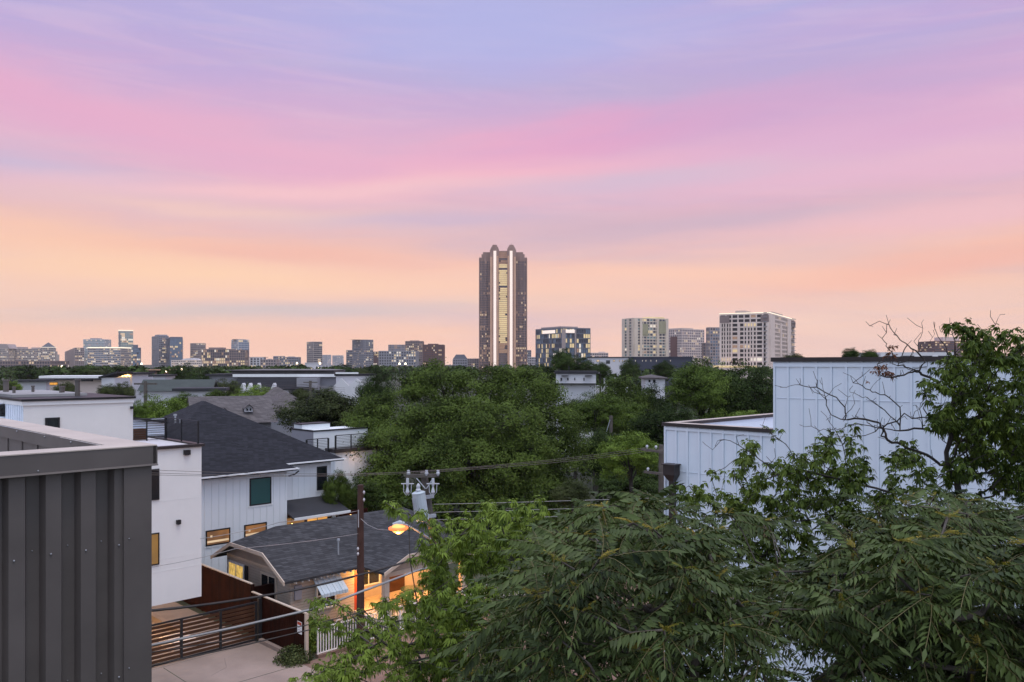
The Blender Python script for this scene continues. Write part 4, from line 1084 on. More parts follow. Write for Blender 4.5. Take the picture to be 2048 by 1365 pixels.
# left: white modern row
house('modern_house', 'white flat roofed house at far left with a dark window strip below its eave', 'house', 35, 12, 92, 764, 165, 20, 'offwhite', 'flat', 'roof_slate', wins=((42, 66, 760.5, 763.5, 'glass'),), over=.9)
r_, fr, W, D, z1 = house('modern_house', 'long white house with a wide overhanging dark roof and amber lit windows', 'house', 92, None, 206, 760, 190, 12, 'cream', 'flat', 'roof_slate', wins=((97, 116, 765, 771, 'lit_amber'), (150, 186, 759.5, 763, 'glass')), over=1.6)
m = MB(fr); m.box((-1.0, -1.6, z1 + .36), (W + 1.6, D, z1 + .9)); m.build('fascia', M['white_trim'], r_)
r_, fr, W, D, z1 = house('modern_house', 'plain white box house with a mono pitch roof left of the terrace strung with lights', 'house', 203, None, 229, 757, 150, 8, 'offwhite', 'mono', 'roof_slate', rise=.9, dp=9)
m = MB(fr); m.box((-.05, 3, 2), (-.02, 5, 4)); m.build('window', M['glass'], r_)
r_, fr, W, D, z1 = house('modern_house', 'white house with a strip of small pink red lights under its roof', 'house', 228, None, 264, 749.5, 160, 5, 'offwhite', 'flat', 'roof_slate', dp=9, wins=((229, 249, 758.5, 761.5, 'glass'),))
m = MB(fr)
for k in range(9): m.ball((.4 + k * W / 10, -.5, z1 - .25 + .12 * (k % 2)), .16, 6)
m.build_each('string_light', M['bulb'], r_, 9)
house('modern_house', 'small white house with a steep mono roof right of the light strip house', 'house', 267, 262, 287, 755, 175, 10, 'offwhite', 'mono', 'roof_slate', rise=.8, dp=8)
house('modern_house', 'white boxy house seen between trees above the green roof', 'house', 292, None, 332, 753, 190, 8, 'pale', 'flat', 'roof_slate', dp=8, wins=((294, 306, 755, 758, 'glass'),))
r_, fr, W, D, z1 = house('brick_row', 'long low brick building with a thin lit roof edge behind the white houses', 'low block', 262, None, 352, 743, 300, 5, 'brick', 'flat', 'roof_slate')
m = MB(fr); m.box((-.5, -.55, z1 + .36), (W + .5, -.2, z1 + .7)); m.build('roof_light', M['lit_dim'], r_)
house('green_roof_house', 'low white house with a grey green gable roof', 'house', 283, None, 418, 781, 110, 14, 'offwhite', 'gable', 'roof_green', 1.35, over=.5, ridge='x', dp=8)
house('low_block', 'long white flat building in front of the green roofed house', 'low block', 352, None, 446, 783, 100, 14, 'offwhite', 'flat', 'roof_slate')
# dormer house
r_, fr, W, D, z1 = house('dormer_house', 'grey taupe house with three small roof dormers behind the charcoal hip roof', 'house', 395, None, 542, 846, 78, 24, 'gray', 'gable', 'roof_brown', 2.3, over=.6, dp=10)
for (px, sz) in ((413, .36), (448, .36), (497, .5)):
    xd, _ = fr.at(px, 1.4); zb_ = z1 + .75 if sz < .4 else z1 + .85
    m = MB(fr); m.prism([(xd - sz * .7, 1.1, zb_), (xd + sz * .7, 1.1, zb_), (xd + sz * .7, 1.1, zb_ + sz * .8), (xd, 1.1, zb_ + sz * 1.35), (xd - sz * .7, 1.1, zb_ + sz * .8)], (0, 3.2, 0))
    dm = m.build('dormer', M['offwhite'], r_)
    m = MB(fr); m.prism([(xd - sz * .95, .8, zb_ + sz * .66), (xd, .8, zb_ + sz * 1.45), (xd + sz * .95, .8, zb_ + sz * .66), (xd, .8, zb_ + sz * 1.62)], (0, 3.8, 0)); m.build('dormer_roof', M['roof_brown'], dm)
    m = MB(fr)
    for q in (-.3, .3): m.box((xd + q * sz - .08, 1.03, zb_ + .25 * sz), (xd + q * sz + .08, 1.09, zb_ + .7 * sz))
    m.build_each('dormer_window', M['glass'], dm, 2)
house('gray_gable_house', 'grey roofed house partly hidden by the round dark trees right of the dormer house', 'house', 540, None, 610, 822, 95, 24, 'gray', 'hip', 'roof_brown', 1.4, over=.6, dp=8)
house('gray_gable_house', 'small taupe roofed house with a pale gable, between the dormer house and the townhouse row', 'house', 532, None, 585, 798, 115, 20, 'pale', 'hip', 'roof_brown', 1.1, over=.6, dp=8)
house('gray_gable_house', 'taupe roofed house low beside the roof terrace of the stucco house', 'house', 262, None, 345, 842, 62, 24, 'taupe', 'hip', 'roof_brown', .75, over=.6, dp=8)
# townhouse row
r_, fr, W, D, z1 = house('townhouse_row', 'long townhouse row with a white eave line, dark lower roofs and sharp white gables', 'townhouses', 418, None, 672, 752, 170, 3, 'gray', 'flat', 'roof_slate', over=.6)
m = MB(fr); m.box((4, 2, z1 + .36), (W * .97, D, z1 + 1.1)); m.solid([(2, 1, z1 + 1.11), (W * .98, 1, z1 + 1.11), (W * .98, D, z1 + 1.11), (2, D, z1 + 1.11), (8, D * .5, z1 + 1.35), (W * .9, D * .5, z1 + 1.35)], [(0, 3, 2, 1), (0, 1, 5, 4), (1, 2, 5), (2, 3, 4, 5), (3, 0, 4)]); m.build('upper_roof', M['roof_flat2'], r_)
m = MB(fr); m.box((5, -.75, z1 - .25), (W, -.61, z1 + .34)); m.build('eave_band', M['white_trim'], r_)
m = MB(fr); m.prism([(6, -.62, z1 - .3), (6, -4.5, z1 - 2.6), (6, -4.5, z1 - 2.8), (6, -.62, z1 - .6)], (W * .62, 0, 0)); m.build('lower_roof', M['roof_dark'], r_)
m = MB(fr); m.box((6, -4.0, 0), (W * .66, -.01, z1 - 2.75)); m.build('lower_wall', M['pale'], r_)
for px in (486, 500, 517, 548):
    xg, _ = fr.at(px, -4.6); m = MB(fr); zg_ = z1 - 3.3
    m.prism([(xg - .95, -5.2, 0), (xg + .95, -5.2, 0), (xg + .95, -5.2, zg_ - .2), (xg, -5.2, zg_ + 1.9), (xg - .95, -5.2, zg_ - .2)], (0, 2.2, 0)); gb = m.build('gable', M['offwhite'], r_)
    m = MB(fr); m.box((xg - .5, -5.26, zg_ - 1.9), (xg + .5, -5.21, zg_ - .8)); m.build('gable_window', M['glass'], gb)
for px, g_ in ((532, 'lit_warm'), (582, 'glass'), (588, 'glass'), (636, 'glass'), (655, 'glass')):
    xg, _ = fr.at(px, -4.1 if px < 600 else 0); yy = -4.0 if px < 580 else -4.0
    yy = -4.0 if xg < W * .65 else 0
    window(fr, r_, xg - .45, z1 - 5.2, xg + .45, z1 - 3.3, yy, .1, g_)
m = MB(fr); xg, _ = fr.at(605, -3); m.box((xg - 1, -3.9, z1 - 2.9), (xg + 3.2, -.77, z1 - .4)); m.build('stair_bay', M['gray'], r_)
r_, fr, W, D, z1 = house('townhouse', 'pair of steep white gabled townhouses at the right end of the row', 'townhouses', 672, None, 745, 752, 165, 3, 'pale', 'flat', 'roof_dark', over=.3)
m = MB(fr); m.box((0, -.6, z1 + .36), (W * .62, -.3, z1 + .7)); m.build('eave_band', M['white_trim'], r_)
for px in (683, 713):
    xg, _ = fr.at(px, -1); m = MB(fr)
    m.prism([(xg - 1.9, -1.2, 0), (xg + 1.9, -1.2, 0), (xg + 1.9, -1.2, z1 - 2.4), (xg, -1.2, z1 - .5), (xg - 1.9, -1.2, z1 - 2.4)], (0, 1.15, 0)); m.build('gable', M['offwhite'], r_)
# white townhouse behind the big tree, right of centre
r_, fr, W, D, z1 = house('white_townhouse', 'white townhouse showing between the largest tree and the trees to its right', 'townhouse', 1112, None, 1192, 748, 105, -4, 'offwhite', 'flat', 'roof_slate', over=.2,
    wins=((1121, 1124, 756, 762, 'glass'), (1134.5, 1137, 756, 761, 'glass'), (1148.5, 1150.5, 756, 761, 'glass'), (1167, 1169, 756, 762, 'glass')))
m = MB(fr)
for (pa, pb) in ((1123, 1137), (1170, 1184)):
    xa, _ = fr.at(pa); xb, _ = fr.at(pb); m.box((xa, -.5, zat(752, 105)), (xb, -.01, zat(751, 105)))
xa, _ = fr.at(1138); m.tube([(xa, 1, z1 + .3), (xa, 1, z1 + 1.0)], .08, 6); m.build('canopy', M['dark_trim'], r_)
m = MB(fr); m.box((-.5, -.6, zat(768.5, 105)), (W, -.01, zat(767, 105))); m.build('ledge', M['dark_trim'], r_)
house('white_townhouse', 'low white house with dark arched porch glimpsed through the right hand trees', 'townhouse', 1290, None, 1330, 757, 120, -5, 'offwhite', 'hip', 'roof_brown', .3, dp=8, wins=((1297, 1301, 760, 765, 'glass'), (1306, 1311, 760, 766, 'glass')))
house('townhouse_block', 'white and grey townhouse block with lit windows below the beige towers', 'townhouses', 1175, None, 1256, 716, 330, -8, 'pale', 'flat', 'roof_slate',
      wins=((1193, 1199, 720, 724, 'lit_warm'), (1212, 1220, 721, 728, 'glass'), (1226, 1230, 720, 724, 'lit_warm'), (1238, 1240, 720, 724, 'lit_warm'), (1244, 1246, 720, 724, 'lit_warm'), (1249, 1251, 720, 724, 'lit_warm')), over=.3)
house('navy_block', 'long navy blue block with a row of small white lit windows', 'low block', 1257, None, 1385, 715.5, 360, -8, 'navy', 'flat', 'navy',
      wins=tuple((x, x + 1.6, 720, 724, 'lit_white') for x in (1270, 1284, 1291, 1301, 1312, 1340)), over=.3)
house('white_kiosk', 'pale blocky utility building with bright lamps at the foot of the dark banded tower', 'low block', 610, None, 642, 727, 420, 8, 'pale', 'flat', 'pale', over=.2)
# ------------------------------------------------------------------ foliage
LM = {}
LM['big'] = leaf_mat('deep green leaves', (.005, .012, .003), (.092, .132, .027), .6, .05, .06, .35, 1.0)
LM['olive'] = leaf_mat('olive leaves', (.011, .017, .006), (.090, .108, .040), .6, .05, .08, .6, .8)
LM['dark'] = leaf_mat('dark leaves', (.005, .011, .0035), (.058, .090, .024), .6, .05, .06, .5, .9)
LM['bright'] = leaf_mat('bright leaves', (.03, .06, .010), (.18, .26, .042), .6, .1, .2, .6, .8)
LM['lime'] = leaf_mat('yellow green leaves', (.032, .062, .008), (.235, .32, .052), .55, .12, .28, .9, .7)
LM['maple'] = leaf_mat('mid green leaves', (.018, .038, .008), (.17, .23, .040), .55, .12, .25, .8)
LM['pinnate'] = leaf_mat('blue green leaflets', (.006, .013, .004), (.074, .104, .029), .45, .16, .12, .9, 1.0)
LM['young'] = leaf_mat('young yellow leaflets', (.09, .13, .016), (.33, .24, .04), .5, .2, .3, 1.5, .7)
LM['mid'] = leaf_mat('fresh green leaves', (.008, .020, .004), (.120, .175, .034), .6, .05, .08, .5, 1.0)
LM['rust'] = leaf_mat('rusty leaves', (.10, .035, .015), (.20, .08, .04), .5, .3, .2, 1)
LM['rachis'] = mat('rust yellow stalk', (.10, .08, .028), .6, .3, 4)

def rhombus(name, cen, nrm, leaf, rng, mats, mi=None, asp=.55):
    n = len(cen)
    nrm = nrm / np.linalg.norm(nrm, axis=1, keepdims=True)
    t = rng.normal(size=(n, 3)); a = np.cross(nrm, t); a /= np.linalg.norm(a, axis=1, keepdims=True) + 1e-9
    b = np.cross(nrm, a); l = leaf * rng.uniform(.6, 1.35, (n, 1)) * .5
    v = np.empty((n, 4, 3)); v[:, 0] = cen - a * l; v[:, 1] = cen + b * l * asp; v[:, 2] = cen + a * l; v[:, 3] = cen - b * l * asp
    v[:, 2, 2] -= (l * .3)[:, 0]
    return np_mesh(name, v.reshape(-1, 3), n * 4, np.arange(n * 4), np.full(n, 4), mats, mi)

def crown_points(seed, nlobe, nclump, nleaf, cr, flat=.8, core=.45, lobe=(.30, .48), low=-.75):
    rng = np.random.default_rng(seed)
    L = []
    while len(L) < nlobe:
        p = rng.normal(size=3); p /= np.linalg.norm(p)
        if p[2] < low: continue
        r = rng.uniform(*lobe)
        L.append((*(p * (1 - r) * rng.uniform(.82, 1.05) * np.array([1, 1, flat])), r))
    L.append((0, 0, -.05, core)); L = np.array(L)
    w = L[:, 3] ** 2; idx = rng.choice(len(L), nclump, p=w / w.sum())
    dr = rng.normal(size=(nclump, 3)); dr[:, 2] += .25; dr /= np.linalg.norm(dr, axis=1, keepdims=True)
    cc = L[idx, :3] + dr * L[idx, 3:4] * (rng.uniform(.55, 1.08, (nclump, 1)))
    k = rng.poisson(nleaf, nclump); ci = np.repeat(np.arange(nclump), k); n = len(ci)
    off = rng.normal(size=(n, 3)) * cr * np.array([1, 1, .6])
    cen = cc[ci] + off
    nr = dr[ci] * 1.0 + (cen - L[idx[ci], :3]) * .8 + rng.normal(size=(n, 3)) * .5; nr[:, 2] += .35
    return rng, L, cen, nr

CR = {}
for i, (nl, nc, nf_, cr, leaf, fl) in enumerate((
        (18, 520, 62, .075, .046, .8), (24, 560, 60, .065, .044, .85), (14, 480, 66, .085, .048, .75),      # mid detail
        (12, 150, 50, .11, .10, .8), (15, 160, 50, .10, .10, .8))):                                          # far detail
    rng, L, cen, nr = crown_points(100 + i, nl, nc, nf_, cr, fl)
    CR[i] = (rng, L, cen, nr, leaf)
_cm = {}
def crown_data(i, mk):
    if (i, mk) not in _cm:
        rng, L, cen, nr, leaf = CR[i]
        _cm[(i, mk)] = rhombus('crown', cen, nr, leaf, np.random.default_rng(i + 5), [LM[mk]])
    return _cm[(i, mk)]
_tm = {}
def trunk_data(i):
    if i not in _tm:
        L = CR[i][1]; m = MB()
        m.tube([(0, 0, -6), (.01, 0, -2.5), (.02, .01, -1.1), (.0, .03, -.6), (.02, 0, -.1)], [.10, .08, .065, .055, .035], 7)
        rr = random.Random(i)
        for l in L[:9]:
            p = Vector(l[:3]) * .85; m.tube([(0, .02, -.8 + rr.uniform(0, .5)), tuple(p * .5 + Vector((0, 0, -.2))), tuple(p)], [.035, .025, .01], 5)
        o = m.build('trunk', M['bark_d']); _tm[i] = o.data; bpy.data.objects.remove(o)
    return _tm[i]
def tree(name, label, px, ytop, wpx, d, mk, var, hs=1.0, group=None, zc=None, yaw=None):
    """a tree whose crown is wpx wide and tops out at ytop, standing d metres off"""
    rx = wpx * d / F / 2 * 1.02; zt = zat(ytop, d); rz = min(rx * hs, zt * .62)
    b = P(px, YH, d); b.z = 0
    root = thing(name, label, 'tree', b, group)
    z_c = zt - rz * .93
    for nm, me in (('crown', crown_data(var, mk)), ('trunk', trunk_data(var))):
        o = bpy.data.objects.new(nm, me); COL.objects.link(o); o.parent = root
        if nm == 'crown': o.location = (0, 0, z_c); o.scale = (rx, rx, rz)
        else: o.location = (0, 0, z_c); o.scale = (rx, rx, rz)
        if nm == 'crown': o.rotation_euler = (0, 0, yaw if yaw is not None else RS.uniform(0, 6.3))
    return root

# the largest tree, its own crown
def big_tree():
    d = 62.0; b = P(935, YH, d); b.z = 0
    root = thing('broad_tree', 'largest tree of the view, a broad dark green crown below the tall brown tower', 'tree', b)
    rng = np.random.default_rng(3)
    # lobes placed where the crown bulges: px and py of the top of the lobe, depth offset, radius m
    lob = [(728, 818, 0, 1.5), (760, 790, 1, 1.7), (800, 778, 2, 1.6), (835, 748, 2, 1.4), (872, 722, 3, .8), (858, 740, 2, 1.3), (905, 742, 2, 1.6), (945, 750, 0, 1.7), (985, 740, 1, 1.7), (1030, 732, 1, 1.8), (1068, 740, 0, 1.6),
           (1095, 768, 0, 1.5), (1115, 812, -1, 1.6), (1138, 850, 0, 1.5), (1140, 905, -1, 1.5), (1120, 955, -2, 1.5), (705, 868, -1, 1.3), (690, 905, -2, 1.1), (740, 880, -3, 1.7), (790, 838, -2, 2.0), (845, 812, -3, 2.0), (905, 800, -3, 2.0),
           (965, 800, -3, 2.1), (1025, 800, -3, 2.1), (1070, 840, -3, 2.0), (760, 940, -4, 1.8), (820, 895, -4, 2.0), (880, 870, -5, 2.0), (945, 880, -5, 2.1), (1010, 885, -4, 2.1), (1060, 930, -3, 1.9), (700, 960, -3, 1.2), (730, 1000, -3, 1.4),
           (800, 975, -5, 1.8), (870, 960, -5, 1.8), (940, 965, -5, 2.0), (1010, 975, -5, 1.9), (1080, 1005, -3, 1.6), (900, 800, 4, 3.6), (980, 830, 4, 3.6), (820, 880, 3, 3.0), (1050, 880, 3, 3.0)]
    Ls = np.array([(*(P(px, py + r * F / (d + o), d + o) - b), r) for px, py, o, r in lob])
    nc = 1500; w = Ls[:, 3] ** 2; idx = rng.choice(len(Ls), nc, p=w / w.sum())
    dr = rng.normal(size=(nc, 3)); dr[:, 2] += .75; dr[:, 1] -= .35; dr /= np.linalg.norm(dr, axis=1, keepdims=True)
    cc = Ls[idx, :3] + dr * Ls[idx, 3:4] * rng.uniform(.86, 1.12, (nc, 1))
    k = rng.poisson(150, nc); ci = np.repeat(np.arange(nc), k); n = len(ci)
    cen = cc[ci] + rng.normal(size=(n, 3)) * np.array([.36, .36, .2])
    cen[:, 2] -= np.abs(rng.normal(size=n)) * .15
    nr = dr[ci] * 1.1 + rng.normal(size=(n, 3)) * .45; nr[:, 2] += .3
    me = rhombus('crown', cen, nr, .185, rng, [LM['big']], asp=.42)
    o = bpy.data.objects.new('crown', me); COL.objects.link(o); o.parent = root
    m = MB(Fr(b)); m.tube([(0, 0, 0), (.2, .1, 2), (.1, 0, 4.5), (-.2, 0, 7)], [.55, .42, .35, .22], 9)
    for l in Ls[::2]: m.tube([(0, 0, 3 + RS.uniform(0, 2.5)), tuple(l[:3] * .55 + np.array([0, 0, 2.0])), tuple(l[:3])], [.2, .12, .04], 5)
    m.build('trunk', M['bark_d'], root)
big_tree()

TR = [  # label, px, ytop, wpx, d, material, variant, height factor
 ('round dark shrubby tree left of the largest tree, behind the small deck house', 640, 772, 205, 74, 'olive', 1, .75),
 ('tall dark tree rising behind the round shrubby tree, left of the largest tree', 752, 742, 95, 95, 'dark', 0, 1.2),
 ('dark tree between the round shrubby tree and the largest tree', 725, 785, 130, 82, 'big', 2, .9),
 ('bright green leafy tree beyond the white stair house roof', 322, 785, 140, 60, 'bright', 0, .9),
 ('small bright tree close to the right edge of the white stair house', 275, 795, 60, 58, 'bright', 2, 1.2),
 ('green tree in front of the white gabled townhouse row', 505, 766, 128, 120, 'bright', 1, .9),
 ('dark tree by the right end of the green roof', 448, 752, 70, 150, 'olive', 2, .9),
 ('tallest dark tree behind the green roof house', 366, 724, 64, 210, 'dark', 0, 1.1),
 ('dark bushy tree right behind the green roof ridge', 400, 748, 70, 170, 'dark', 1, .9),
 ('dark low tree on the left behind the green roof', 345, 752, 60, 175, 'dark', 2, .8),
 ('small dark tree against the white mono pitch houses', 312, 757, 44, 150, 'dark', 2, 1.0),
 ('low tree left of the green roofed gable', 245, 762, 50, 140, 'olive', 0, 1.0),
 ('leafy tree before the amber lit windows of the long white house', 132, 762, 50, 140, 'olive', 1, 1.0),
 ('tree at the left edge in front of the white flat roofed house', 14, 757, 56, 130, 'olive', 2, 1.0),
 ('small tree between the two flat roofed white houses at far left', 26, 760, 36, 135, 'bright', 0, 1.0),
 ('dark dome tree below the tallest teal glass tower', 234, 727, 62, 260, 'dark', 1, .8),
 ('dark dome tree below the bluish glass tower', 172, 724, 60, 260, 'dark', 0, .8),
 ('lighter green tree between the two dark dome trees', 200, 734, 46, 240, 'olive', 2, .8),
 ('dark tree below the pyramid roofed tower', 98, 732, 56, 270, 'dark', 2, .7),
 ('bushy dark tree left below the pyramid roofed tower', 55, 727, 60, 270, 'dark', 1, .7),
 ('dark tree below the dark framed lit office', 412, 727, 44, 300, 'dark', 2, 1.0),
 ('broad dark tree left of the small white block with tall windows', 450, 731, 70, 280, 'dark', 1, .7),
 ('dark tree at the foot of the dark banded tower', 606, 724, 38, 320, 'dark', 0, 1.0),
 ('broad dark tree right of the dark banded tower', 690, 725, 90, 260, 'dark', 1, .7),
 ('dark round tree below the big grey tower', 745, 724, 80, 240, 'dark', 2, .8),
 ('pale green tree before the long mid-rise block', 722, 736, 50, 200, 'olive', 1, .9),
 ('dark leaning tree standing in front of the glass office', 1122, 690, 62, 130, 'dark', 2, 1.1),
 ('dark tree at the foot of the glass office right of the leaning tree', 1160, 708, 80, 135, 'dark', 0, .9),
 ('dark tree left below the glass office', 1085, 726, 60, 140, 'dark', 1, 1.0),
 ('small dark tree beside the lit townhouse block', 1200, 722, 50, 150, 'dark', 1, 1.0),
 ('dark tree hiding the corner of the navy block', 1260, 714, 50, 160, 'dark', 0, 1.2),
 ('dark tree in front of the navy block', 1325, 716, 50, 170, 'dark', 2, 1.0),
 ('loose leafed dark tree right of the white townhouse', 1245, 742, 150, 88, 'big', 0, 1.15),
 ('spreading green tree with a flat layered top, right of the largest tree', 1190, 776, 130, 78, 'mid', 2, .85),
 ('large dark tree under the lit roofline block', 1405, 710, 165, 84, 'mid', 1, 1.05),
 ('large dark tree touching the left edge of the batten building', 1500, 714, 170, 84, 'dark', 0, 1.1),
 ('dark understorey tree low between the largest tree and the utility pole on the right', 1200, 850, 130, 66, 'dark', 1, 1.1),
 ('dark tree low behind the flat wing of the batten building', 1330, 792, 150, 74, 'dark', 2, 1.0),
 ('dark tree in front of the low white house with the arched porch', 1306, 764, 120, 100, 'dark', 0, 1.0),
 ('mid green tree hiding the lower part of the white townhouse', 1150, 796, 90, 86, 'big', 1, 1.0),
 ('green tree low between the townhouse and the flat wing, behind the slim pole', 1262, 800, 120, 82, 'mid', 0, .9),
 ('dark low tree filling the gap behind the crossarm pole', 1250, 925, 150, 58, 'dark', 1, .7),
 ('leafy tree before the mono pitch white house', 214, 764, 44, 120, 'olive', 2, .9),
 ('dark tree right of the green roof gable among white houses', 300, 768, 40, 125, 'dark', 0, .9),
 ('small dark tree between the green roof and the dormer house', 432, 776, 56, 92, 'big', 1, .9),
 ('small leafy tree against the grey wall of the townhouse row', 603, 774, 44, 135, 'olive', 1, 1.0),
 ('small dark tree at the right end of the charcoal lower roofs', 655, 768, 50, 140, 'dark', 2, 1.0),
 ('green tree low before the long white flat building', 372, 782, 70, 88, 'mid', 0, .8),
 ('bright green bushy tree left of the flat wing of the batten building', 1262, 858, 138, 50, 'bright', 1, .95),
 ('bright small tree just above the low roof of the batten building', 1490, 818, 120, 48, 'bright', 0, .6),
 ('dark low tree behind the transformer pole', 1010, 1000, 190, 52, 'dark', 2, .6),
 ('dark low tree behind the bungalow roof beside the largest tree', 730, 955, 110, 54, 'big', 0, .8),
 ('leafy small tree at the right corner of the hip roof house', 676, 936, 64, 50, 'big', 1, 1.9),
 ('olive tree crown topping the trees behind the centre wires', 1145, 955, 90, 45, 'olive', 0, .8),
]
for row in TR:
    lb, px, yt, w_, d_, mk, vr, hs = row
    if d_ > 225: vr = 3 + vr % 2
    tree('leafy_tree', lb, px, yt, w_, d_, mk, vr, hs)
# shrub pair beyond the top of the batten building
tree('leafy_tree', 'small round tree top showing above the batten building, left of its twin', 1702, 694, 42, 60, 'dark', 0, .8)
tree('leafy_tree', 'small round tree top showing above the batten building, nearer the twigs', 1738, 696, 40, 61, 'dark', 2, .8)
tree('leafy_tree', 'thin leafed tree tip just above the top left of the batten building', 1588, 705, 60, 70, 'olive', 1, .8)

# far wood: one mass of crowns filling the plain
def far_wood():
    rng = np.random.default_rng(12); C_ = []; N_ = []
    for i in range(420):
        d = rng.uniform(230, 1000); px = rng.uniform(-150, 2200)
        if 940 < px < 1070 and d > 700: pass
        r = rng.uniform(4, 7.5); zt = min(rng.uniform(7, 13), zat(731, d)) if px < 1000 else rng.uniform(7, 12)
        c = np.array([(px - CX) * d / F, d, zt - r * .75])
        n = 150; p = rng.normal(size=(n, 3)); p /= np.linalg.norm(p, axis=1, keepdims=True); p[:, 2] = np.abs(p[:, 2]) * 1.0 - .25
        rr_ = rng.uniform(.75, 1.1, (n, 1)); C_.append(c + p * r * rr_ * np.array([1, 1, .85])); N_.append(p + rng.normal(size=(n, 3)) * .6)
    cen = np.concatenate(C_); nr = np.concatenate(N_)
    me = rhombus('distant_wood', cen, nr, 1.9, rng, [LM['dark']], asp=.7)
    o = bpy.data.objects.new('distant_wood', me); COL.objects.link(o)
    tag(o, 'mass of dark tree tops spread over the plain below the skyline', 'trees', None, 'stuff')
far_wood()
# undergrowth over the plots between the houses
def undergrowth():
    rng = np.random.default_rng(31); C_ = []; N_ = []
    for i in range(620):
        d = 46 + 170 * rng.random() ** 1.5; px = rng.uniform(-60, 2150)
        c = P(px, YH, d); r = rng.uniform(1.2, 2.8)
        q = c - J; 
        if -12 < q.dot(A) < 7 and -3 < q.dot(B) < 15: continue
        q = c - C
        if -3 < q.dot(A) < 14 and -4 < q.dot(B) < 9: continue
        if (c - K).dot(A) < 17 and -3 < (c - K).dot(B) < 9.5: continue
        n = 260; p = rng.normal(size=(n, 3)); p /= np.linalg.norm(p, axis=1, keepdims=True)
        C_.append(np.array([c.x, c.y, r * .5]) + p * r * np.array([1, 1, .8]) * rng.uniform(.7, 1.1, (n, 1))); N_.append(p + rng.normal(size=(n, 3)) * .7)
    me = rhombus('undergrowth', np.concatenate(C_), np.concatenate(N_), .42, rng, [LM['dark']])
    o = bpy.data.objects.new('undergrowth', me); COL.objects.link(o)
    tag(o, 'dark shrubs and ground plants filling the plots between the houses', 'undergrowth', None, 'stuff')
undergrowth()

# ------------------------------------------------------------------ near trees grown as branching networks
def branch_net(nodes, targets, step=.25, rng=None, jit=.035, tip=.004, pw=.5, sag=0.0, look=.35):
    """nodes: list of (pos, parent). Each target joins the nearest node; returns nodes, radius and end ids"""
    pos = [np.array(p, float) for p, _ in nodes]; par = [q for _, q in nodes]; dist = []
    for i, q in enumerate(par): dist.append(0 if q < 0 else dist[q] + np.linalg.norm(pos[i] - pos[q]))
    root = pos[0]; ends = []
    order = sorted(range(len(targets)), key=lambda i: np.linalg.norm(targets[i] - pos[len(nodes) - 1]))
    for ti in order:
        t = targets[ti]; pa = np.array(pos)
        dd = np.linalg.norm(pa - t, axis=1) + look * np.array(dist) * .15 + np.maximum(0, pa[:, 2] - t[2] + .1) * .5
        j = int(np.argmin(dd)); v = t - pos[j]; L = np.linalg.norm(v); n = max(1, int(L / step)); prev = j; off = np.zeros(3)
        p0 = pos[j]
        for k in range(1, n + 1):
            f = k / n; off = off * .7 + rng.normal(size=3) * jit
            p = p0 + v * f + off * (1 - f) * 2 + np.array([0, 0, 1]) * math.sin(f * math.pi) * L * .06
            pos.append(p); par.append(prev); dist.append(dist[prev] + L / n); prev = len(pos) - 1
        ends.append(prev)
    cnt = np.zeros(len(pos))
    for e in ends: cnt[e] += 1
    for i in range(len(pos) - 1, -1, -1):
        if par[i] >= 0: cnt[par[i]] += cnt[i]
    rad = tip * np.maximum(cnt, .6) ** pw
    return pos, par, rad, ends, order

def net_mesh(m, pos, par, rad, sides=5):
    kids = {}
    for i, q in enumerate(par):
        if q >= 0: kids.setdefault(q, []).append(i)
    done = set()
    for i, q in enumerate(par):
        for c in kids.get(i, []):
            if c in done: continue
            ks = kids.get(i, []); main = max(ks, key=lambda k: rad[k])
            if q >= 0 and c == main: continue
            ch = [i, c]; done.add(c)
            while kids.get(ch[-1]):
                nx = max(kids[ch[-1]], key=lambda k: rad[k]); done.add(nx); ch.append(nx)
            rs = [min(rad[ch[0]], rad[ch[1]] * 1.25)] + [rad[k] for k in ch[1:]]
            m.tube([tuple(pos[k]) for k in ch], [float(r) for r in rs], sides, cap=False)

def place(tv, tf_sizes, tfl, tmi, mats_, dirs, ups, scl):
    """instances of one template: verts (n,3), flat loop list, counts, material ids; frames from dirs/ups"""
    x = dirs / np.linalg.norm(dirs, axis=1, keepdims=True)
    y = np.cross(ups, x); y /= np.linalg.norm(y, axis=1, keepdims=True) + 1e-9
    z = np.cross(x, y)
    return x, y, z

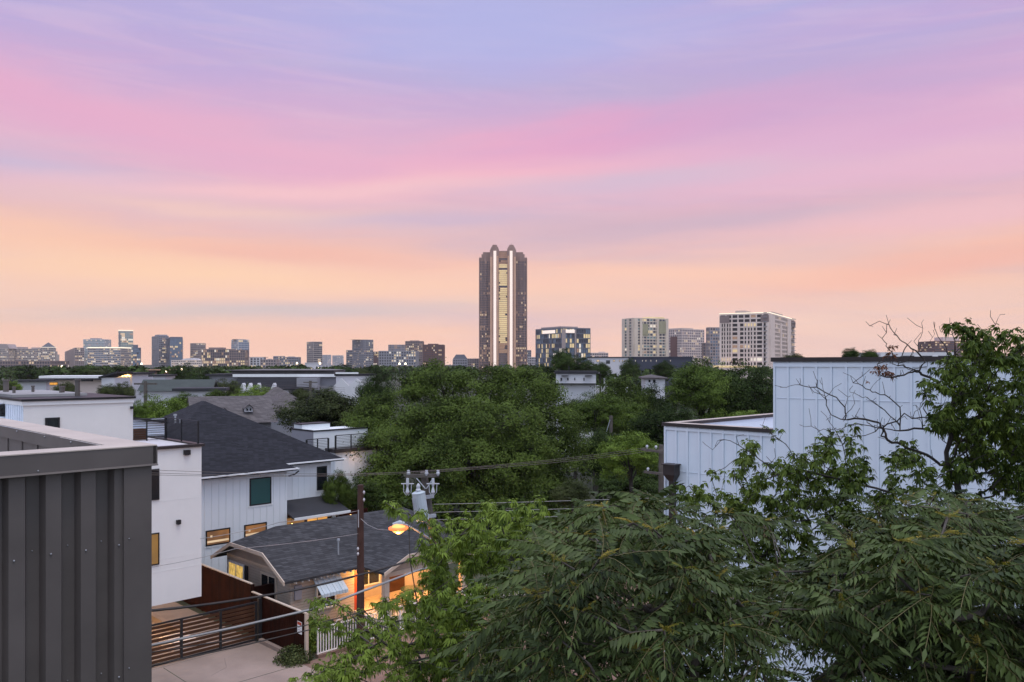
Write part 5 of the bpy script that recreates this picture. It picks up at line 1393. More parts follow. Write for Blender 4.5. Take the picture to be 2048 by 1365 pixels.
def pinnate_template(rng, pairs=10, L=.52, ll=.13, lw=.034, droop=.28):
    V, Fc, Mi = [], [], []
    bend = rng.uniform(-.28, .28)
    def cv(t): return np.array([t * L, bend * L * t * t, -droop * L * t * t])
    n = 5
    for s in range(n):
        a, b = cv(s / n), cv((s + 1) / n); w = .0024
        k = len(V); V += [a + [0, -w, 0], a + [0, w, 0], b + [0, w, 0], b + [0, -w, 0]]; Fc.append((k, k + 1, k + 2, k + 3)); Mi.append(1)
    for i in range(pairs):
        t = .16 + .84 * i / pairs
        for sd in (-1, 1):
            if rng.random() < .06: continue
            l = ll * rng.uniform(.75, 1.2) * (.65 + .5 * math.sin(math.pi * (i + 1.3) / (pairs + 1.6))) * rng.uniform(.85, 1.1); w = lw * rng.uniform(.85, 1.1)
            b = cv(t + rng.uniform(-.012, .012)); dz = rng.uniform(.5, 1.5)
            dv = np.array([.42, sd * 1.0, -dz]); dv /= np.linalg.norm(dv)
            sv = np.cross(dv, [0, 0, 1.0]); sv /= np.linalg.norm(sv)
            nv = np.cross(sv, dv); nv = nv if nv[2] > 0 else -nv
            k = len(V)
            V += [b, b + dv * l * .4 + sv * w + nv * .006, b + dv * l - nv * l * .12, b + dv * l * .4 - sv * w + nv * .006, b + dv * l * .45 - nv * .002]
            Fc += [(k, k + 1, k + 2, k + 4), (k, k + 4, k + 2, k + 3)]; Mi += [0, 0]
    t_ = cv(1.0); k = len(V)
    V += [t_, t_ + [ll * .4, lw, -.03], t_ + [ll, 0, -.09], t_ + [ll * .4, -lw, -.03]]; Fc.append((k, k + 1, k + 2, k + 3)); Mi.append(0)
    return np.array(V), Fc, np.array(Mi)

def spray_template(rng, n=6, ll=.12, lw=.045, hang=.8):
    """a twig-end tuft of pointed leaves hanging outward"""
    V, Fc = [], []
    for i in range(n):
        q = 6.283 * (i + rng.uniform(-.3, .3)) / n; el = rng.uniform(-hang, .35)
        dv = np.array([math.cos(q) * math.cos(el), math.sin(q) * math.cos(el), math.sin(el)])
        sv = np.cross(dv, [0, 0, 1.0]); sv /= np.linalg.norm(sv) + 1e-9; nv = np.cross(sv, dv)
        st = dv * .03; l = ll * rng.uniform(.7, 1.2); w = lw * rng.uniform(.8, 1.2) * .5; k = len(V)
        for (dq, s_) in ((0, 1.0), (.5, .8), (-.5, .8)) :
            d2 = dv * math.cos(dq) + sv * math.sin(dq); s2 = np.cross(d2, nv); k = len(V); l2 = l * s_
            tip = st + d2 * l2 + np.array([0, 0, -l2 * .55])
            V += [st, st + d2 * l2 * .45 + s2 * w * s_ - nv * .0, tip, st + d2 * l2 * .45 - s2 * w * s_]
            Fc.append((k, k + 1, k + 2, k + 3))
    return np.array(V), Fc, np.zeros(len(Fc), int)

def scatter(name, temps, pos, dirs, scl, rng, mats, mats_pick=None):
    """many copies of leaf templates merged into one crown mesh"""
    VS, LS, CS, MS = [], [], [], []; base = 0
    tid = rng.integers(0, len(temps), len(pos))
    for ti, (tv, tf, tm) in enumerate(temps):
        sel = np.where(tid == ti)[0]
        if not len(sel): continue
        x = dirs[sel] / np.linalg.norm(dirs[sel], axis=1, keepdims=True)
        up = np.tile([0, 0, 1.0], (len(sel), 1)) + rng.normal(size=(len(sel), 3)) * .25
        y = np.cross(up, x); y /= np.linalg.norm(y, axis=1, keepdims=True) + 1e-9; z = np.cross(x, y)
        s_ = scl[sel][:, None, None]
        v = (tv[None, :, 0:1] * x[:, None] + tv[None, :, 1:2] * y[:, None] + tv[None, :, 2:3] * z[:, None]) * s_ + pos[sel][:, None]
        fl = np.array([i for f in tf for i in f]); cn = np.array([len(f) for f in tf]); nv = len(tv)
        VS.append(v.reshape(-1, 3)); LS.append((fl[None] + (np.arange(len(sel)) * nv)[:, None] + base).ravel())
        CS.append(np.tile(cn, len(sel)))
        mm = np.tile(tm, (len(sel), 1))
        if mats_pick is not None: mm = np.where(mm == 0, mats_pick[sel][:, None], mm)
        MS.append(mm.ravel()); base += nv * len(sel)
    V = np.concatenate(VS)
    return np_mesh(name, V, len(V), np.concatenate(LS), np.concatenate(CS), mats, np.concatenate(MS))

def prof(px, pts):
    return float(np.interp(px, [p[0] for p in pts], [p[1] for p in pts]))

# --- feathery dark tree filling the lower right
def feather_tree():
    rng = np.random.default_rng(21)
    top = [(860, 1420), (920, 1345), (970, 1255), (1020, 1165), (1070, 1085), (1120, 1015), (1200, 985), (1290, 965), (1345, 985), (1420, 975), (1480, 1000), (1560, 1010), (1640, 1015), (1700, 1010), (1760, 975), (1820, 960), (1950, 965), (2050, 985), (2250, 1000)]
    base = Vector((1.9, 8.2, 0)); root = thing('feathery_tree', 'dark tree with long feathery leaves and yellow young tips filling the lower right', 'tree', base)
    T_ = []
    while len(T_) < 800:
        px = rng.uniform(885, 2240); d = 5.4 + 5.2 * rng.random() ** .9
        yt = prof(px, top) + 30
        u = rng.random() ** 1.15
        py = yt + u * (1500 - yt) + max(0, (7.0 - d)) * 55
        if py > 1560: continue
        # openings through the crown
        if ((px - 1295) / 62) ** 2 + ((py - 1185) / 50) ** 2 < 1: continue
        if ((px - 1490) / 60) ** 2 + ((py - 1120) / 75) ** 2 < 1: continue
        if ((px - 1690) / 55) ** 2 + ((py - 1020) / 50) ** 2 < 1 and rng.random() < .85: continue
        if ((px - 1610) / 75) ** 2 + ((py - 1085) / 60) ** 2 < 1 : continue
        if 1400 < px < 1800 and py > 1270 and rng.random() < .74: continue
        if px < 1360 and py > 1230 and rng.random() < .4: continue
        if px < 1010 and py > 1240 and rng.random() < .5: continue
        T_.append(np.array(P(px, py, d)))
    nodes = [((base.x, base.y, 0), -1), ((base.x + .05, base.y, 2.5), 0), ((base.x + .1, base.y - .1, 4.6), 1), ((base.x, base.y, 6.4), 2), ((base.x - .1, base.y, 7.6), 3)]
    a1 = P(1300, 1225, 8.0); a2 = P(1215, 1165, 8.0); a3 = P(1150, 1095, 8.0); a4 = P(1110, 1060, 7.9)
    k = len(nodes); nodes += [(tuple(P(1390, 1300, 8.1)), 4), (tuple(a1), k), (tuple(a2), k + 1), (tuple(a3), k + 2), (tuple(a4), k + 3)]
    k = len(nodes); nodes += [(tuple(P(1320, 1380, 7.4)), 4), (tuple(P(1180, 1295, 7.2)), k), (tuple(P(1120, 1250, 7.1)), k + 1)]
    k = len(nodes); nodes += [(tuple(P(1345, 1230, 8.8)), 4), (tuple(P(1340, 1130, 8.9)), k)]
    k = len(nodes); nodes += [(tuple(P(1520, 1250, 8.6)), 4), (tuple(P(1560, 1130, 8.5)), k)]
    k = len(nodes); nodes += [(tuple(P(1700, 1330, 8.0)), 4), (tuple(P(1850, 1180, 7.6)), k), (tuple(P(1960, 1090, 7.4)), k + 1)]
    pos, par, rad, ends, order = branch_net(nodes, T_, .22, rng, .03, .0062, .5, look=.5)
    m = MB(); net_mesh(m, pos, par, np.minimum(rad, .11), 6); o = m.build('trunk', M['bark'], root, smooth=True)
    temps = [pinnate_template(rng, int(rng.integers(9, 13)), rng.uniform(.36, .48), rng.uniform(.09, .125), rng.uniform(.016, .021), rng.uniform(.3, 1.0)) for _ in range(12)]
    LP, LD, LS_, MP = [], [], [], []
    ctr = np.array([base.x, base.y, 7.5])
    for e in ends:
        p = pos[e]; out = p - ctr; out[2] *= .4; out /= np.linalg.norm(out) + 1e-6
        nl = int(rng.integers(7, 12)); q0 = rng.uniform(0, 6.3)
        yng = rng.random() < .55
        for i in range(nl):
            q = q0 + 6.283 * i / nl + rng.uniform(-.3, .3); el = rng.uniform(-.2, .75)
            dv = np.array([math.cos(q) * math.cos(el), math.sin(q) * math.cos(el), math.sin(el)]) + out * .35
            LP.append(p - np.array([0, 0, rng.uniform(0, .12)])); LD.append(dv); LS_.append(rng.uniform(.45, .98)); MP.append(0)
        if yng:
            for i in range(int(rng.integers(3, 7))):
                q = rng.uniform(0, 6.3); LP.append(p); LD.append(np.array([math.cos(q) * .7, math.sin(q) * .7, .8])); LS_.append(rng.uniform(.13, .30)); MP.append(2)
        if rng.random() < .5:   # hanging winged seeds
            for i in range(2): q = rng.uniform(0, 6.3); LP.append(p); LD.append(np.array([math.cos(q) * .4, math.sin(q) * .4, -.8])); LS_.append(rng.uniform(.2, .3)); MP.append(2)
    me = scatter('crown', temps, np.array(LP) - np.array(base), np.array(LD), np.array(LS_), rng, [LM['pinnate'], LM['rachis'], LM['young']], np.array(MP))
    o = bpy.data.objects.new('crown', me); COL.objects.link(o); o.parent = root
feather_tree()

# --- bright leafed tree in front of the bungalow
def lime_tree():
    rng = np.random.default_rng(5)
    base = Vector((-.55, 11.2, 0)); root = thing('bright_leaf_tree', 'bright yellow green young tree before the bungalow and street lamp', 'tree', base)
    blobs = [(795, 1005, 26, 20), (815, 1025, 30, 22), (856, 1095, 16, 24), (885, 1145, 22, 24), (790, 1215, 30, 12), (700, 1228, 30, 12), (640, 1205, 16, 14), (650, 1250, 30, 18), (720, 1275, 45, 20), (800, 1230, 60, 40), (870, 1200, 60, 50),
             (930, 1090, 60, 35), (975, 1060, 45, 35), (1035, 1050, 45, 35), (1005, 1100, 60, 35), (1060, 1120, 40, 40), (925, 1150, 60, 40), (985, 1160, 60, 40), (1045, 995, 25, 14), (1070, 1010, 22, 20), (760, 1310, 90, 40), (680, 1340, 70, 30), (850, 1290, 90, 50), (930, 1250, 80, 60), (820, 1350, 140, 35), (960, 1330, 90, 50), (1000, 1220, 60, 60), (620, 1350, 40, 18), (890, 1060, 30, 25), (925, 1170, 60, 45), (895, 1240, 60, 40), (1010, 1300, 60, 60), (900, 1330, 120, 40), (868, 1125, 26, 40), (925, 1085, 55, 45), (990, 1045, 55, 36), (905, 1185, 45, 36), (960, 1120, 60, 40)]
    T_ = []; wts = np.array([b[2] * b[3] for b in blobs], float); wts /= wts.sum()
    while len(T_) < 800:
        b = blobs[rng.choice(len(blobs), p=wts)]
        px, py = b[0] + rng.uniform(-1, 1) * b[2], b[1] + rng.uniform(-1, 1) * b[3]
        if rng.random() < .16: py = rng.uniform(1340, 1500); px = rng.uniform(640, 1050)
        d = rng.uniform(9.2, 13.0) if py > 1150 else rng.uniform(10.2, 12.2)
        T_.append(np.array(P(px, py, d)))
    n_ = [((base.x, base.y, 0), -1), ((base.x, base.y, 3), 0), ((base.x - .1, base.y, 5.5), 1), ((base.x - .15, base.y, 6.6), 2)]
    def limb(pts, par):
        k = len(n_)
        for i, q in enumerate(pts): n_.append((tuple(P(*q)), par if i == 0 else k + i - 1))
    limb([(935, 1390, 11.2), (915, 1290, 11.3), (895, 1190, 11.4), (875, 1120, 11.4)], 3)
    limb([(880, 1400, 11.0), (800, 1310, 10.8), (740, 1265, 10.6)], 3)
    limb([(970, 1380, 11.4), (985, 1270, 11.5), (990, 1180, 11.5), (1010, 1110, 11.4)], 3)
    limb([(840, 1240, 11.8), (820, 1120, 11.9), (818, 1060, 11.9)], 6)
    pos, par, rad, ends, order = branch_net(n_, T_, .18, rng, .025, .0034, .46, look=.5)
    m = MB(); net_mesh(m, pos, par, np.minimum(rad, .07), 5); m.build('trunk', M['bark'], root, smooth=True)
    temps = [spray_template(rng, int(rng.integers(4, 7)), rng.uniform(.12, .15), .036, 1.1) for _ in range(6)]
    LP, LD, LS_ = [], [], []
    for e in ends:
        chain = [e]; 
        while len(chain) < 3 and par[chain[-1]] >= 0: chain.append(par[chain[-1]])
        for c in chain[:3]:
            if c != e and rng.random() < .45: continue
            for _ in range(2 if c == e else 1):
                q = rng.uniform(0, 6.3); LP.append(pos[c] + rng.normal(size=3) * .03); LD.append(np.array([math.cos(q), math.sin(q), rng.uniform(-.3, .3)])); LS_.append(rng.uniform(.45, .85))
    me = scatter('crown', temps, np.array(LP) - np.array(base), np.array(LD), np.array(LS_), rng, [LM['lime']])
    o = bpy.data.objects.new('crown', me); COL.objects.link(o); o.parent = root
lime_tree()

# --- half bare tree in front of the batten building
def twig_tree():
    rng = np.random.default_rng(15)
    base = P(1935, YH, 11.6); base.z = 0
    root = thing('half_bare_tree', 'half bare tree with black twigs and leaf tufts before the batten building', 'tree', base)
    n_ = [((base.x, base.y, 0), -1), ((base.x - .05, base.y, 4), 0), ((base.x, base.y, 8), 1)]
    def limb(pts, par, d=11.4):
        k = len(n_)
        start = np.array(n_[par][0]); prev = par; ids = []
        ctl = [start] + [np.array(P(q[0], q[1], q[2] if len(q) > 2 else d)) for q in pts]
        for i in range(1, len(ctl)):
            p0, p1, p2, p3 = ctl[max(i - 2, 0)], ctl[i - 1], ctl[i], ctl[min(i + 1, len(ctl) - 1)]
            for f in (.33, .67, 1.0):
                p = .5 * (2 * p1 + (p2 - p0) * f + (2 * p0 - 5 * p1 + 4 * p2 - p3) * f * f + (3 * p1 - p0 - 3 * p2 + p3) * f ** 3)
                n_.append((tuple(p + (rng.normal(size=3) * .012 if f < 1 else 0)), prev)); prev = len(n_) - 1
            ids.append(prev)
        return ids
    a = limb([(1925, 1010), (1905, 955), (1893, 935), (1898, 890), (1903, 840), (1908, 780), (1912, 720), (1905, 670), (1902, 645)], 2)
    b = limb([(1875, 925), (1840, 905), (1805, 890), (1775, 880), (1768, 860), (1762, 850), (1740, 868), (1700, 876), (1660, 870)], a[2])
    c = limb([(1755, 845), (1720, 838), (1690, 840), (1662, 830), (1653, 800), (1645, 770), (1640, 760)], b[4])
    limb([(1690, 815), (1660, 790), (1620, 775), (1590, 770), (1565, 775)], c[2])
    d_ = limb([(1868, 862), (1845, 858), (1800, 862), (1770, 858), (1740, 852), (1700, 850), (1670, 858), (1640, 862)], a[4])
    limb([(1790, 840), (1760, 815), (1740, 800), (1715, 790), (1700, 785)], d_[2])
    limb([(1838, 830), (1832, 812), (1826, 812)], d_[1])
    limb([(1800, 815), (1770, 790), (1745, 785), (1725, 772), (1705, 755)], d_[2])
    e = limb([(1888, 790), (1875, 765), (1850, 752), (1835, 742), (1810, 735), (1790, 730), (1775, 722)], a[5])
    f = limb([(1850, 725), (1835, 705), (1815, 690), (1800, 680), (1780, 655), (1776, 650)], e[3])
    limb([(1836, 690), (1845, 665), (1847, 640)], f[1]); limb([(1850, 700), (1865, 675), (1870, 660)], f[1])
    limb([(1826, 745), (1800, 752), (1775, 755), (1760, 750)], e[3]); limb([(1795, 718), (1778, 700), (1770, 685)], f[2])
    g_ = limb([(1932, 745), (1945, 720), (1940, 690), (1930, 665), (1926, 650)], a[5])
    limb([(1960, 830), (1980, 770), (2010, 720), (2040, 700)], a[4]); limb([(1960, 880), (2000, 840), (2060, 800)], a[2])
    limb([(1920, 790, 11), (1970, 690, 11), (1985, 660, 11), (2000, 630, 11)], a[5])
    hs_ = len(n_)
    h = limb([(1860, 1000), (1780, 985), (1700, 965), (1640, 950), (1590, 940), (1560, 950), (1530, 960)], a[0], 11.0)
    limb([(1690, 910), (1675, 870), (1660, 840)], h[2], 11.0); limb([(1580, 900), (1545, 870), (1520, 850)], h[4], 11.0)
    limb([(1520, 920), (1490, 900), (1450, 880), (1425, 900)], h[5], 11.0)
    limb([(1830, 1130), (1720, 1190), (1600, 1200), (1480, 1190), (1380, 1200), (1290, 1240)], 2, 11.2)
    k0 = len(n_)
    leafy = [(1965, 690, 20, 20), (2010, 690, 45, 30), (1935, 690, 12, 14), (1903, 650, 9, 12), (1928, 655, 10, 16), (1945, 680, 10, 10), (1975, 740, 50, 40), (2030, 760, 60, 60), (1960, 810, 60, 50), (2020, 850, 70, 60), (1925, 770, 30, 40), (1885, 765, 25, 25), (1850, 765, 12, 22), (1895, 830, 30, 30),
             (1990, 910, 70, 40), (1925, 930, 30, 40), (2060, 900, 60, 80), (2100, 760, 60, 90), (1870, 850, 25, 16), (1825, 905, 35, 22), (1800, 925, 32, 22), (1690, 875, 22, 22), (1655, 900, 35, 28), (1620, 930, 40, 30), (1560, 945, 50, 30), (1500, 925, 25, 40), (1450, 945, 25, 18), (1520, 985, 60, 28), (1450, 1000, 60, 25),
             (1610, 985, 50, 30), (1680, 950, 40, 30), (1545, 860, 10, 10), (1720, 930, 30, 20), (1385, 990, 30, 16), (1600, 1030, 60, 30), (1520, 1050, 50, 30), (1680, 1030, 50, 40), (1760, 980, 50, 30), (1560, 1120, 60, 60), (1660, 1150, 70, 60), (1480, 1150, 60, 70), (1850, 960, 40, 30), (1760, 1080, 80, 60), (1310, 1190, 70, 50), (1390, 1120, 50, 40), (1250, 1290, 90, 40), (1700, 1240, 110, 50), (1560, 1230, 90, 50), (1880, 1080, 80, 60), (1990, 950, 70, 40), (2000, 880, 60, 40), (1940, 860, 40, 40), (1905, 720, 16, 30), (1950, 660, 14, 14)]
    rusty = [(1770, 752, 12, 8), (1757, 750, 8, 5), (1770, 735, 8, 6), (1785, 700, 6, 5)]
    T_, kind = [], []; wt = np.array([q[2] * q[3] for q in leafy], float); wt /= wt.sum()
    for i in range(900):
        q = leafy[rng.choice(len(leafy), p=wt)]
        T_.append(np.array(P(q[0] + rng.uniform(-1, 1) * q[2], q[1] + rng.uniform(-1, 1) * q[3], rng.uniform(10.4, 12.6)))); kind.append(0)
    for q in leafy:
        T_.append(np.array(P(q[0], q[1], 11.3))); kind.append(0)
    for q in rusty:
        for i in range(3): T_.append(np.array(P(q[0] + rng.uniform(-1, 1) * q[2], q[1] + rng.uniform(-1, 1) * q[3], 11.4))); kind.append(2)
    for i in range(330):   # bare twigs off the limbs
        j = int(rng.integers(8, k0)); p = np.array(n_[j][0]); v = rng.normal(size=3); v[2] = abs(v[2]) * .6 - .15; v[0] -= .4; v /= np.linalg.norm(v)
        T_.append(p + v * rng.uniform(.06, .34)); kind.append(1)
    pos, par, rad, ends, order = branch_net(n_, T_, .09, rng, .022, .0028, .44, look=.3)
    rad = np.maximum(rad, .0030)
    rad = np.minimum(rad, .06); rad[hs_:] = np.minimum(rad[hs_:], .015)
    m = MB(); net_mesh(m, pos, par, rad, 5); m.build('trunk', M['bark_d'], root, smooth=True)
    temps = [spray_template(rng, int(rng.integers(4, 7)), rng.uniform(.10, .13), .042, 1.1) for _ in range(6)]
    LP, LD, LS_, MP = [], [], [], []
    for e_, oi in zip(ends, order):
        if kind[oi] == 1: continue
        for _ in range(4 if kind[oi] == 0 else 2):
            q = rng.uniform(0, 6.3); LP.append(pos[e_] + rng.normal(size=3) * .055); LD.append(np.array([math.cos(q), math.sin(q), rng.uniform(-.4, .2)])); LS_.append(rng.uniform(.5, .95) * (.55 if kind[oi] == 2 else 1)); MP.append(1 if kind[oi] == 2 else 0)
    me = scatter('crown', temps, np.array(LP) - np.array(base), np.array(LD), np.array(LS_), rng, [LM['maple'], LM['rust']], np.array(MP))
    o = bpy.data.objects.new('crown', me); COL.objects.link(o); o.parent = root
twig_tree()

# small shrub at the end of the board fence
def shrub(label, c, r, n, mk, seed, leaf=.09, sq=.8):
    rng = np.random.default_rng(seed); p = rng.normal(size=(n, 3)); p /= np.linalg.norm(p, axis=1, keepdims=True); p[:, 2] = np.abs(p[:, 2])
    cen = p * r * rng.uniform(.4, 1.1, (n, 1)) * np.array([1, 1, sq])
    me = rhombus('shrub', cen, p + rng.normal(size=(n, 3)) * .6, leaf, rng, [LM[mk]])
    o = bpy.data.objects.new('shrub', me); COL.objects.link(o); o.location = c
    tag(o, label, 'shrub')
shrub('dark low shrub growing at the foot of the board fence corner', fa.w((-.35, .35, 0)), .75, 2600, 'olive', 2, .10)
shrub('leafy bush between the board fence end and the bungalow wall', fa.w((1.1, 1.3, 0)), 1.0, 3200, 'bright', 3, .13, 1.4)
shrub('low bush behind the white iron fence under the bungalow window', fa.w((2.9, 1.2, 0)), .9, 2600, 'maple', 4, .12)
# ------------------------------------------------------------------ poles, lamps, wires
def wire(name, label, pts, r, mt='cable', sag=0.0, n=14):
    m = MB(); ps = []
    P_ = [Vector(p) for p in pts]
    for a, b in zip(P_, P_[1:]):
        for i in range(n):
            f = i / n; q = a.lerp(b, f); q.z -= sag * 4 * f * (1 - f); ps.append(tuple(q))
    ps.append(tuple(P_[-1]))
    m.tube(ps, r, 5); return tag(m.build(name, M[mt], None, tuple(P_[0])), label, 'wire')

dp = 30.0
top = P(847, 944, dp); foot = top + Vector((1.15, .4, 0)); foot.z = 0
root = thing('utility_pole', 'leaning weathered utility pole with crossarm and pale grey transformer', 'pole', foot)
m = MB(); m.tube([tuple(foot), tuple(foot.lerp(top, .5)), tuple(top)], [.17, .15, .13], 10); m.build('pole', M['pole_wood'], root)
ca, cb = P(811, 953, dp - .25), P(878, 951, dp - .1)
def beam(m, a, b, w, h):
    a, b = Vector(a), Vector(b); t = (b - a).normalized(); n = t.cross(UP).normalized() * w / 2; u = UP * h / 2
    m.solid([tuple(a - n - u), tuple(a + n - u), tuple(a + n + u), tuple(a - n + u), tuple(b - n - u), tuple(b + n - u), tuple(b + n + u), tuple(b - n + u)], [(0, 1, 2, 3), (7, 6, 5, 4), (0, 4, 5, 1), (1, 5, 6, 2), (2, 6, 7, 3), (3, 7, 4, 0)])
m = MB(); beam(m, ca, cb, .1, .12); m.build('crossarm', M['pole_wood'], root)
m = MB(); m.tube([tuple(P(833, 957, dp - .28)), tuple(P(851, 978, dp - .28))], .02, 5); m.tube([tuple(P(866, 957, dp - .2)), tuple(P(853, 978, dp - .28))], .02, 5); m.build('brace', M['galv'], root)
for px in (817, 853, 876):
    m = MB(); p = P(px, 947, dp - .2)
    m.tube([tuple(p + Vector((0, 0, -.08))), tuple(p), tuple(p + Vector((0, 0, .06))), tuple(p + Vector((0, 0, .11)))], [.035, .07, .045, .055], 8); m.build('insulator', M['porcelain'], root)
for px in (815, 866):
    m = MB(); p = P(px, 968, dp - .4)
    m.tube([tuple(p + Vector((-.23, 0, 0))), tuple(p + Vector((.23, 0, 0)))], .022, 6)
    m.tube([tuple(p + Vector((0, 0, .2))), tuple(p), tuple(p + Vector((0, 0, -.12))), tuple(p + Vector((0, 0, -.3))), tuple(p + Vector((0, 0, -.38)))], [.045, .06, .03, .075, .03], 8)
    m.tube([tuple(p + Vector((-.14, 0, 0))), tuple(p + Vector((-.13, 0, -.3))), tuple(p + Vector((-.03, 0, -.42)))], .013, 5); m.tube([tuple(p + Vector((.14, 0, 0))), tuple(p + Vector((.13, 0, -.3))), tuple(p + Vector((.03, 0, -.42)))], .013, 5)
    m.build('cutout_fuse', M['porcelain'], root)
tc_ = P(841, 1013, dp - .45); tl = (top - foot).normalized()
m = MB(); ps = [tuple(tc_ + tl * z_) for z_ in (-.53, -.5, .43, .5, .54)]; m.tube(ps, [.21, .24, .24, .25, .16], 16)
tr = m.build('transformer', M['transformer'], root)
m = MB()
for k in range(9):
    q = 2.4 + k * .28; n_ = Vector((math.cos(q), math.sin(q), 0)) * .25; m.tube([tuple(tc_ + n_ - tl * .42), tuple(tc_ + n_ + tl * .3)], .012, 4)
m.build('cooling_fin', M['transformer'], tr)
m = MB(); b_ = tc_ + tl * .53; m.tube([tuple(b_ + UP * z_) for z_ in (0, .06, .12, .2, .26, .3)], [.07, .1, .06, .075, .05, .02], 8); m.build('bushing', M['porcelain'], tr)
m = MB(); beam(m, tc_ + Vector((.1, .1, .3)), tc_ + Vector((.42, .4, .3)), .1, .12); beam(m, tc_ + Vector((.1, .1, -.4)), tc_ + Vector((.5, .4, -.4)), .1, .12); m.build('bracket', M['galv'], root)

# street lamp: arm and luminaire hung on the same pole
lp0 = P(797, 1057, 29.2); pb = foot.lerp(top, .62)
root = thing('street_lamp', 'glowing orange street lamp on a pale arm fixed to the leaning utility pole', 'street lamp', lp0)
m = MB(); m.tube([tuple(P(868, 1083, 29.9)), tuple(P(835, 1062, 29.5)), tuple(P(812, 1050, 29.3)), tuple(P(803, 1049, 29.2))], .035, 8); m.build('arm', M['galv'], root)
m = MB(); m.tube([tuple(lp0 + Vector((.22, 0, .16))), tuple(lp0 + Vector((.05, 0, .17))), tuple(lp0 + Vector((-.2, 0, .13)))], [.06, .12, .06], 10); m.build('housing', M['galv'], root)
m = MB(); m.ball(tuple(lp0), .25, 16, 0, .75); m.build('globe', M['lamp_core'], root, smooth=True)
m = MB(); m.tube([tuple(lp0 + UP * z_) for z_ in (-.05, -.03, .03, .05)], [.28, .35, .35, .28], 20); m.build('rim', M['lamp_glow'], root, smooth=True)  # added glowing ring, shaped as the glare around the globe
lamp('street_lamp_light', lp0 + Vector((0, -.1, -.22)), 230, (1, .36, .08), .15)

bp_ = P(721, 970, 34.6); bb = Vector((bp_.x, bp_.y, 0))
root = thing('bare_pole', 'bare dark brown wooden pole standing before the bungalow porch', 'pole', bb)
m = MB(); m.tube([tuple(bb), (bb.x, bb.y, bp_.z * .5), tuple(bp_)], [.17, .15, .125], 10); m.build('pole', M['pole_brown'], root)
m = MB()
for py in (985, 1000, 1098, 1108): p = P(728 if py < 1050 else 716, py, 34.4); m.tube([tuple(p - UP * .07), tuple(p), tuple(p + UP * .07)], [.02, .05, .02], 8)
m.build('insulator', M['porcelain'], root)
m = MB(); m.tube([tuple(P(717, y_, 34.42)) for y_ in (1020, 1050, 1055)], .02, 5); m.build('conduit', M['galv'], root)
wire('service_wire', 'thin pale wire looping from the bare pole to the street lamp', [P(722, 1038, 34.4), P(735, 1050, 34), P(755, 1059, 32), P(780, 1061, 30), P(793, 1057, 29.2)], .011, 'cable_gray', 0, 6)

# right pole and crossarm half hidden by the batten building
p0 = P(1322, 905, 46); f0 = Vector((p0.x, p0.y, 0))
root = thing('utility_pole', 'utility pole with two crossarms just showing at the left edge of the batten building', 'pole', f0)
m = MB(); m.tube([tuple(f0), tuple(P(1322, 890, 46))], [.17, .13], 8); m.build('pole', M['pole_wood'], root)
m = MB(); beam(m, P(1283, 899, 46), P(1338, 906, 45), .1, .13); beam(m, P(1288, 944, 46), P(1338, 950, 45), .1, .13); m.build('crossarm', M['pole_wood'], root)
m = MB()
for px, py in ((1294, 897), (1312, 898), (1296, 942)): p = P(px, py, 45.8); m.tube([tuple(p), tuple(p + UP * .1), tuple(p + UP * .18)], [.04, .08, .05], 8)
m.build('insulator', M['porcelain'], root)
p1 = P(1222, 832, 75); f1 = Vector((p1.x, p1.y, 0))
root = thing('utility_pole', 'slim distant pole in front of the dark trees, left of the batten building', 'pole', f1)
m = MB(); m.tube([tuple(f1), tuple(p1)], [.2, .15], 8); m.build('pole', M['pole_wood'], root)
m = MB(); m.tube([tuple(P(1220, 840, 74.8)), tuple(P(1212, 868, 74.8))], .03, 4); m.build('brace', M['galv'], root)
for (px, py, d, lb, arm) in ((291, 763, 80, 'slim pole beside the bright tree beyond the stair house roof', 0), (349, 763, 150, 'pole with a small transformer in front of the green roof', 1), (621, 762, 130, 'pole with crossarms in front of the grey townhouse wall', 2), (686, 737, 260, 'far pole with a T shaped top by the white gabled townhouses', 1)):
    p = P(px, py, d); f_ = Vector((p.x, p.y, 0)); root = thing('utility_pole', lb, 'pole', f_)
    m = MB(); m.tube([tuple(f_), tuple(p)], [.2 * d / 100 + .05, .14 * d / 100 + .05], 7); m.build('pole', M['pole_wood'], root)
    m = MB()
    for k in range(max(arm, 1)): beam(m, p + Vector((-1.1, 0, -.25 - k * 1.0)), p + Vector((1.1, 0, -.25 - k * 1.0)), .14, .16)
    m.build('crossarm', M['pole_wood'], root)
    if arm == 1: m = MB(); m.tube([tuple(p + Vector((.35, -.2, -1.9))), tuple(p + Vector((.35, -.2, -.9)))], .28, 8); m.build('transformer', M['transformer'], root)

# street lights twinkling among the far trees
for (px, py, d, lb) in ((283, 728, 420, 'bright far street light below the grey stone apartment tower'), (594, 727, 420, 'far street light left of the dark banded tower'), (640, 727, 410, 'far street light right at the foot of the dark banded tower'), (622, 737, 400, 'lower left lamp on the pale utility building'), (637, 737, 400, 'lower right lamp on the pale utility building'),
                        (799, 728, 420, 'white far street light below the long mid-rise block, left one'), (811, 728, 430, 'white far street light below the long mid-rise block, nearest the largest tree'), (124, 733, 300, 'white lamp below the gap right of the pyramid roofed tower'), (448, 777, 108, 'warm wall lamp glowing at the right end of the long white flat building'), (333, 743, 290, 'orange lamp at the right end of the lit brick row'), (363, 739, 215, 'bright lamp glinting in the tallest dark tree behind the green roof')):
    p = P(px, py, d); f_ = Vector((p.x, p.y, 0)); root = thing('street_light', lb, 'street light', f_)
    m = MB(); m.tube([tuple(f_), tuple(p)], .0002 * d + .05, 6); m.build('pole', M['dark_trim'], root)
    m = MB(); m.ball(tuple(p), .0011 * d + .05, 8); m.build('globe', M['lamp_far'], root, smooth=True)

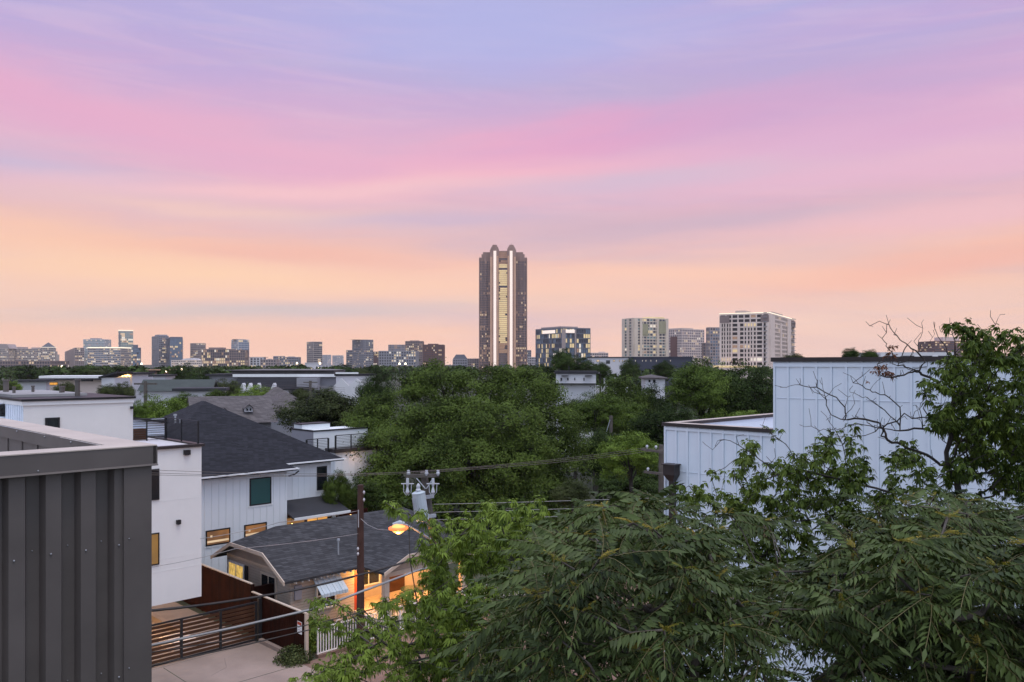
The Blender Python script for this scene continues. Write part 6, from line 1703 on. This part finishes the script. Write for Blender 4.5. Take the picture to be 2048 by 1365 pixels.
# overhead lines
L0 = [(817, 944, dp - .2), (853, 943, dp - .2), (876, 944, dp - .2)]; R0 = [(1294, 895, 45.8), (1312, 896, 45.8), (1330, 898, 45.5)]
W0 = [(300, 946, 22), (300, 940, 22.4), (300, 950, 22.2)]
nm = ('front', 'middle', 'rear')
for i in range(3):
    wire('power_line', ('upper', 'middle', 'lowest')[i] + ' of the three taut lines from the transformer crossarm to the batten building', [P(*L0[i]), P(*R0[i])], .0075, 'line', .12)
    wire('power_line', ('lower', 'upper', 'middle')[i] + ' of the three faint lines running left from the transformer crossarm', [P(*W0[i]), P(*L0[i])], .006, 'line', .1)
wire('phone_cable', 'thick dark cable crossing the stucco house foot and bungalow front', [P(296, 1222, 13), P(520, 1193, 14.5), P(700, 1155, 16), P(870, 1105, 18)], .022, 'cable', .02)
wire('phone_cable', 'thick grey cable crossing the driveway gate and white iron fence', [P(296, 1292, 12), P(470, 1255, 13), P(640, 1215, 14), P(830, 1143, 16), P(905, 1122, 17)], .022, 'cable_gray', .0)
wire('phone_cable', 'thin cable low across the gate, above the lowest one', [P(296, 1306, 13.0), P(470, 1279, 14.0), P(650, 1243, 15), P(800, 1205, 16.5)], .010, 'cable', .0)
wire('phone_cable', 'lowest thin cable crossing gate and board fence corner', [P(296, 1333, 12.6), P(470, 1295, 13.5), P(640, 1255, 14.5), P(722, 1245, 15)], .011, 'cable', .0)
wire('service_wire', 'upper thin wire sloping over the bungalow roof', [P(400, 1078, 30), P(560, 1045, 30), P(716, 1022, 34.4)], .010, 'cable_gray', .05)
wire('service_wire', 'lower thin wire sloping over the bungalow gable and roof', [P(300, 1135, 28), P(470, 1098, 29), P(716, 1068, 34.4)], .010, 'cable_gray', .05)
for i, py in enumerate((1007, 1023, 1038)):
    wire('service_wire', ('top', 'middle', 'bottom')[i] + ' of three level wires going right from the leaning pole before dark trees', [P(868, py + 2, dp), P(1000, py - 1, 31), P(1300, py - 10, 33)], .010, 'cable_gray', .0)
for i, (ya, yb) in enumerate(((768, 776), (771, 780), (774, 783))):
    wire('power_line', ('top', 'middle', 'bottom')[i] + ' of the three far lines right of the pole before the grey townhouse', [P(621, ya, 130), P(690, yb, 110)], .03, 'cable_gray', .2)
    wire('power_line', ('top', 'middle', 'bottom')[i] + ' of the three far lines left of the pole before the grey townhouse', [P(530, yb - 6, 150), P(621, ya, 130)], .03, 'cable', .2)
wire('power_line', 'far line from the pole before the green roof towards the dormer house', [P(349, 765, 150), P(385, 768, 140), P(440, 778, 125)], .03, 'cable_gray', .1)

# ------------------------------------------------------------------ evening haze over the city
hz = MB(); hz.box((-2600, -60, -1), (2600, 2100, 200))
def haze_mat():
    m = bpy.data.materials.new('evening haze'); m.use_nodes = True; t = NT(m.node_tree)
    out = t.n('ShaderNodeOutputMaterial'); v = t.n('ShaderNodeVolumePrincipled')
    v.inputs['Color'].default_value = (.92, .84, .84, 1); v.inputs['Density'].default_value = HAZE; v.inputs['Anisotropy'].default_value = .2
    t.l(v.outputs[0], out.inputs['Volume']); return m
HAZE = .00007
tag(hz.build('haze', haze_mat()), 'thin pinkish evening haze over the whole city', 'haze', None, 'stuff')
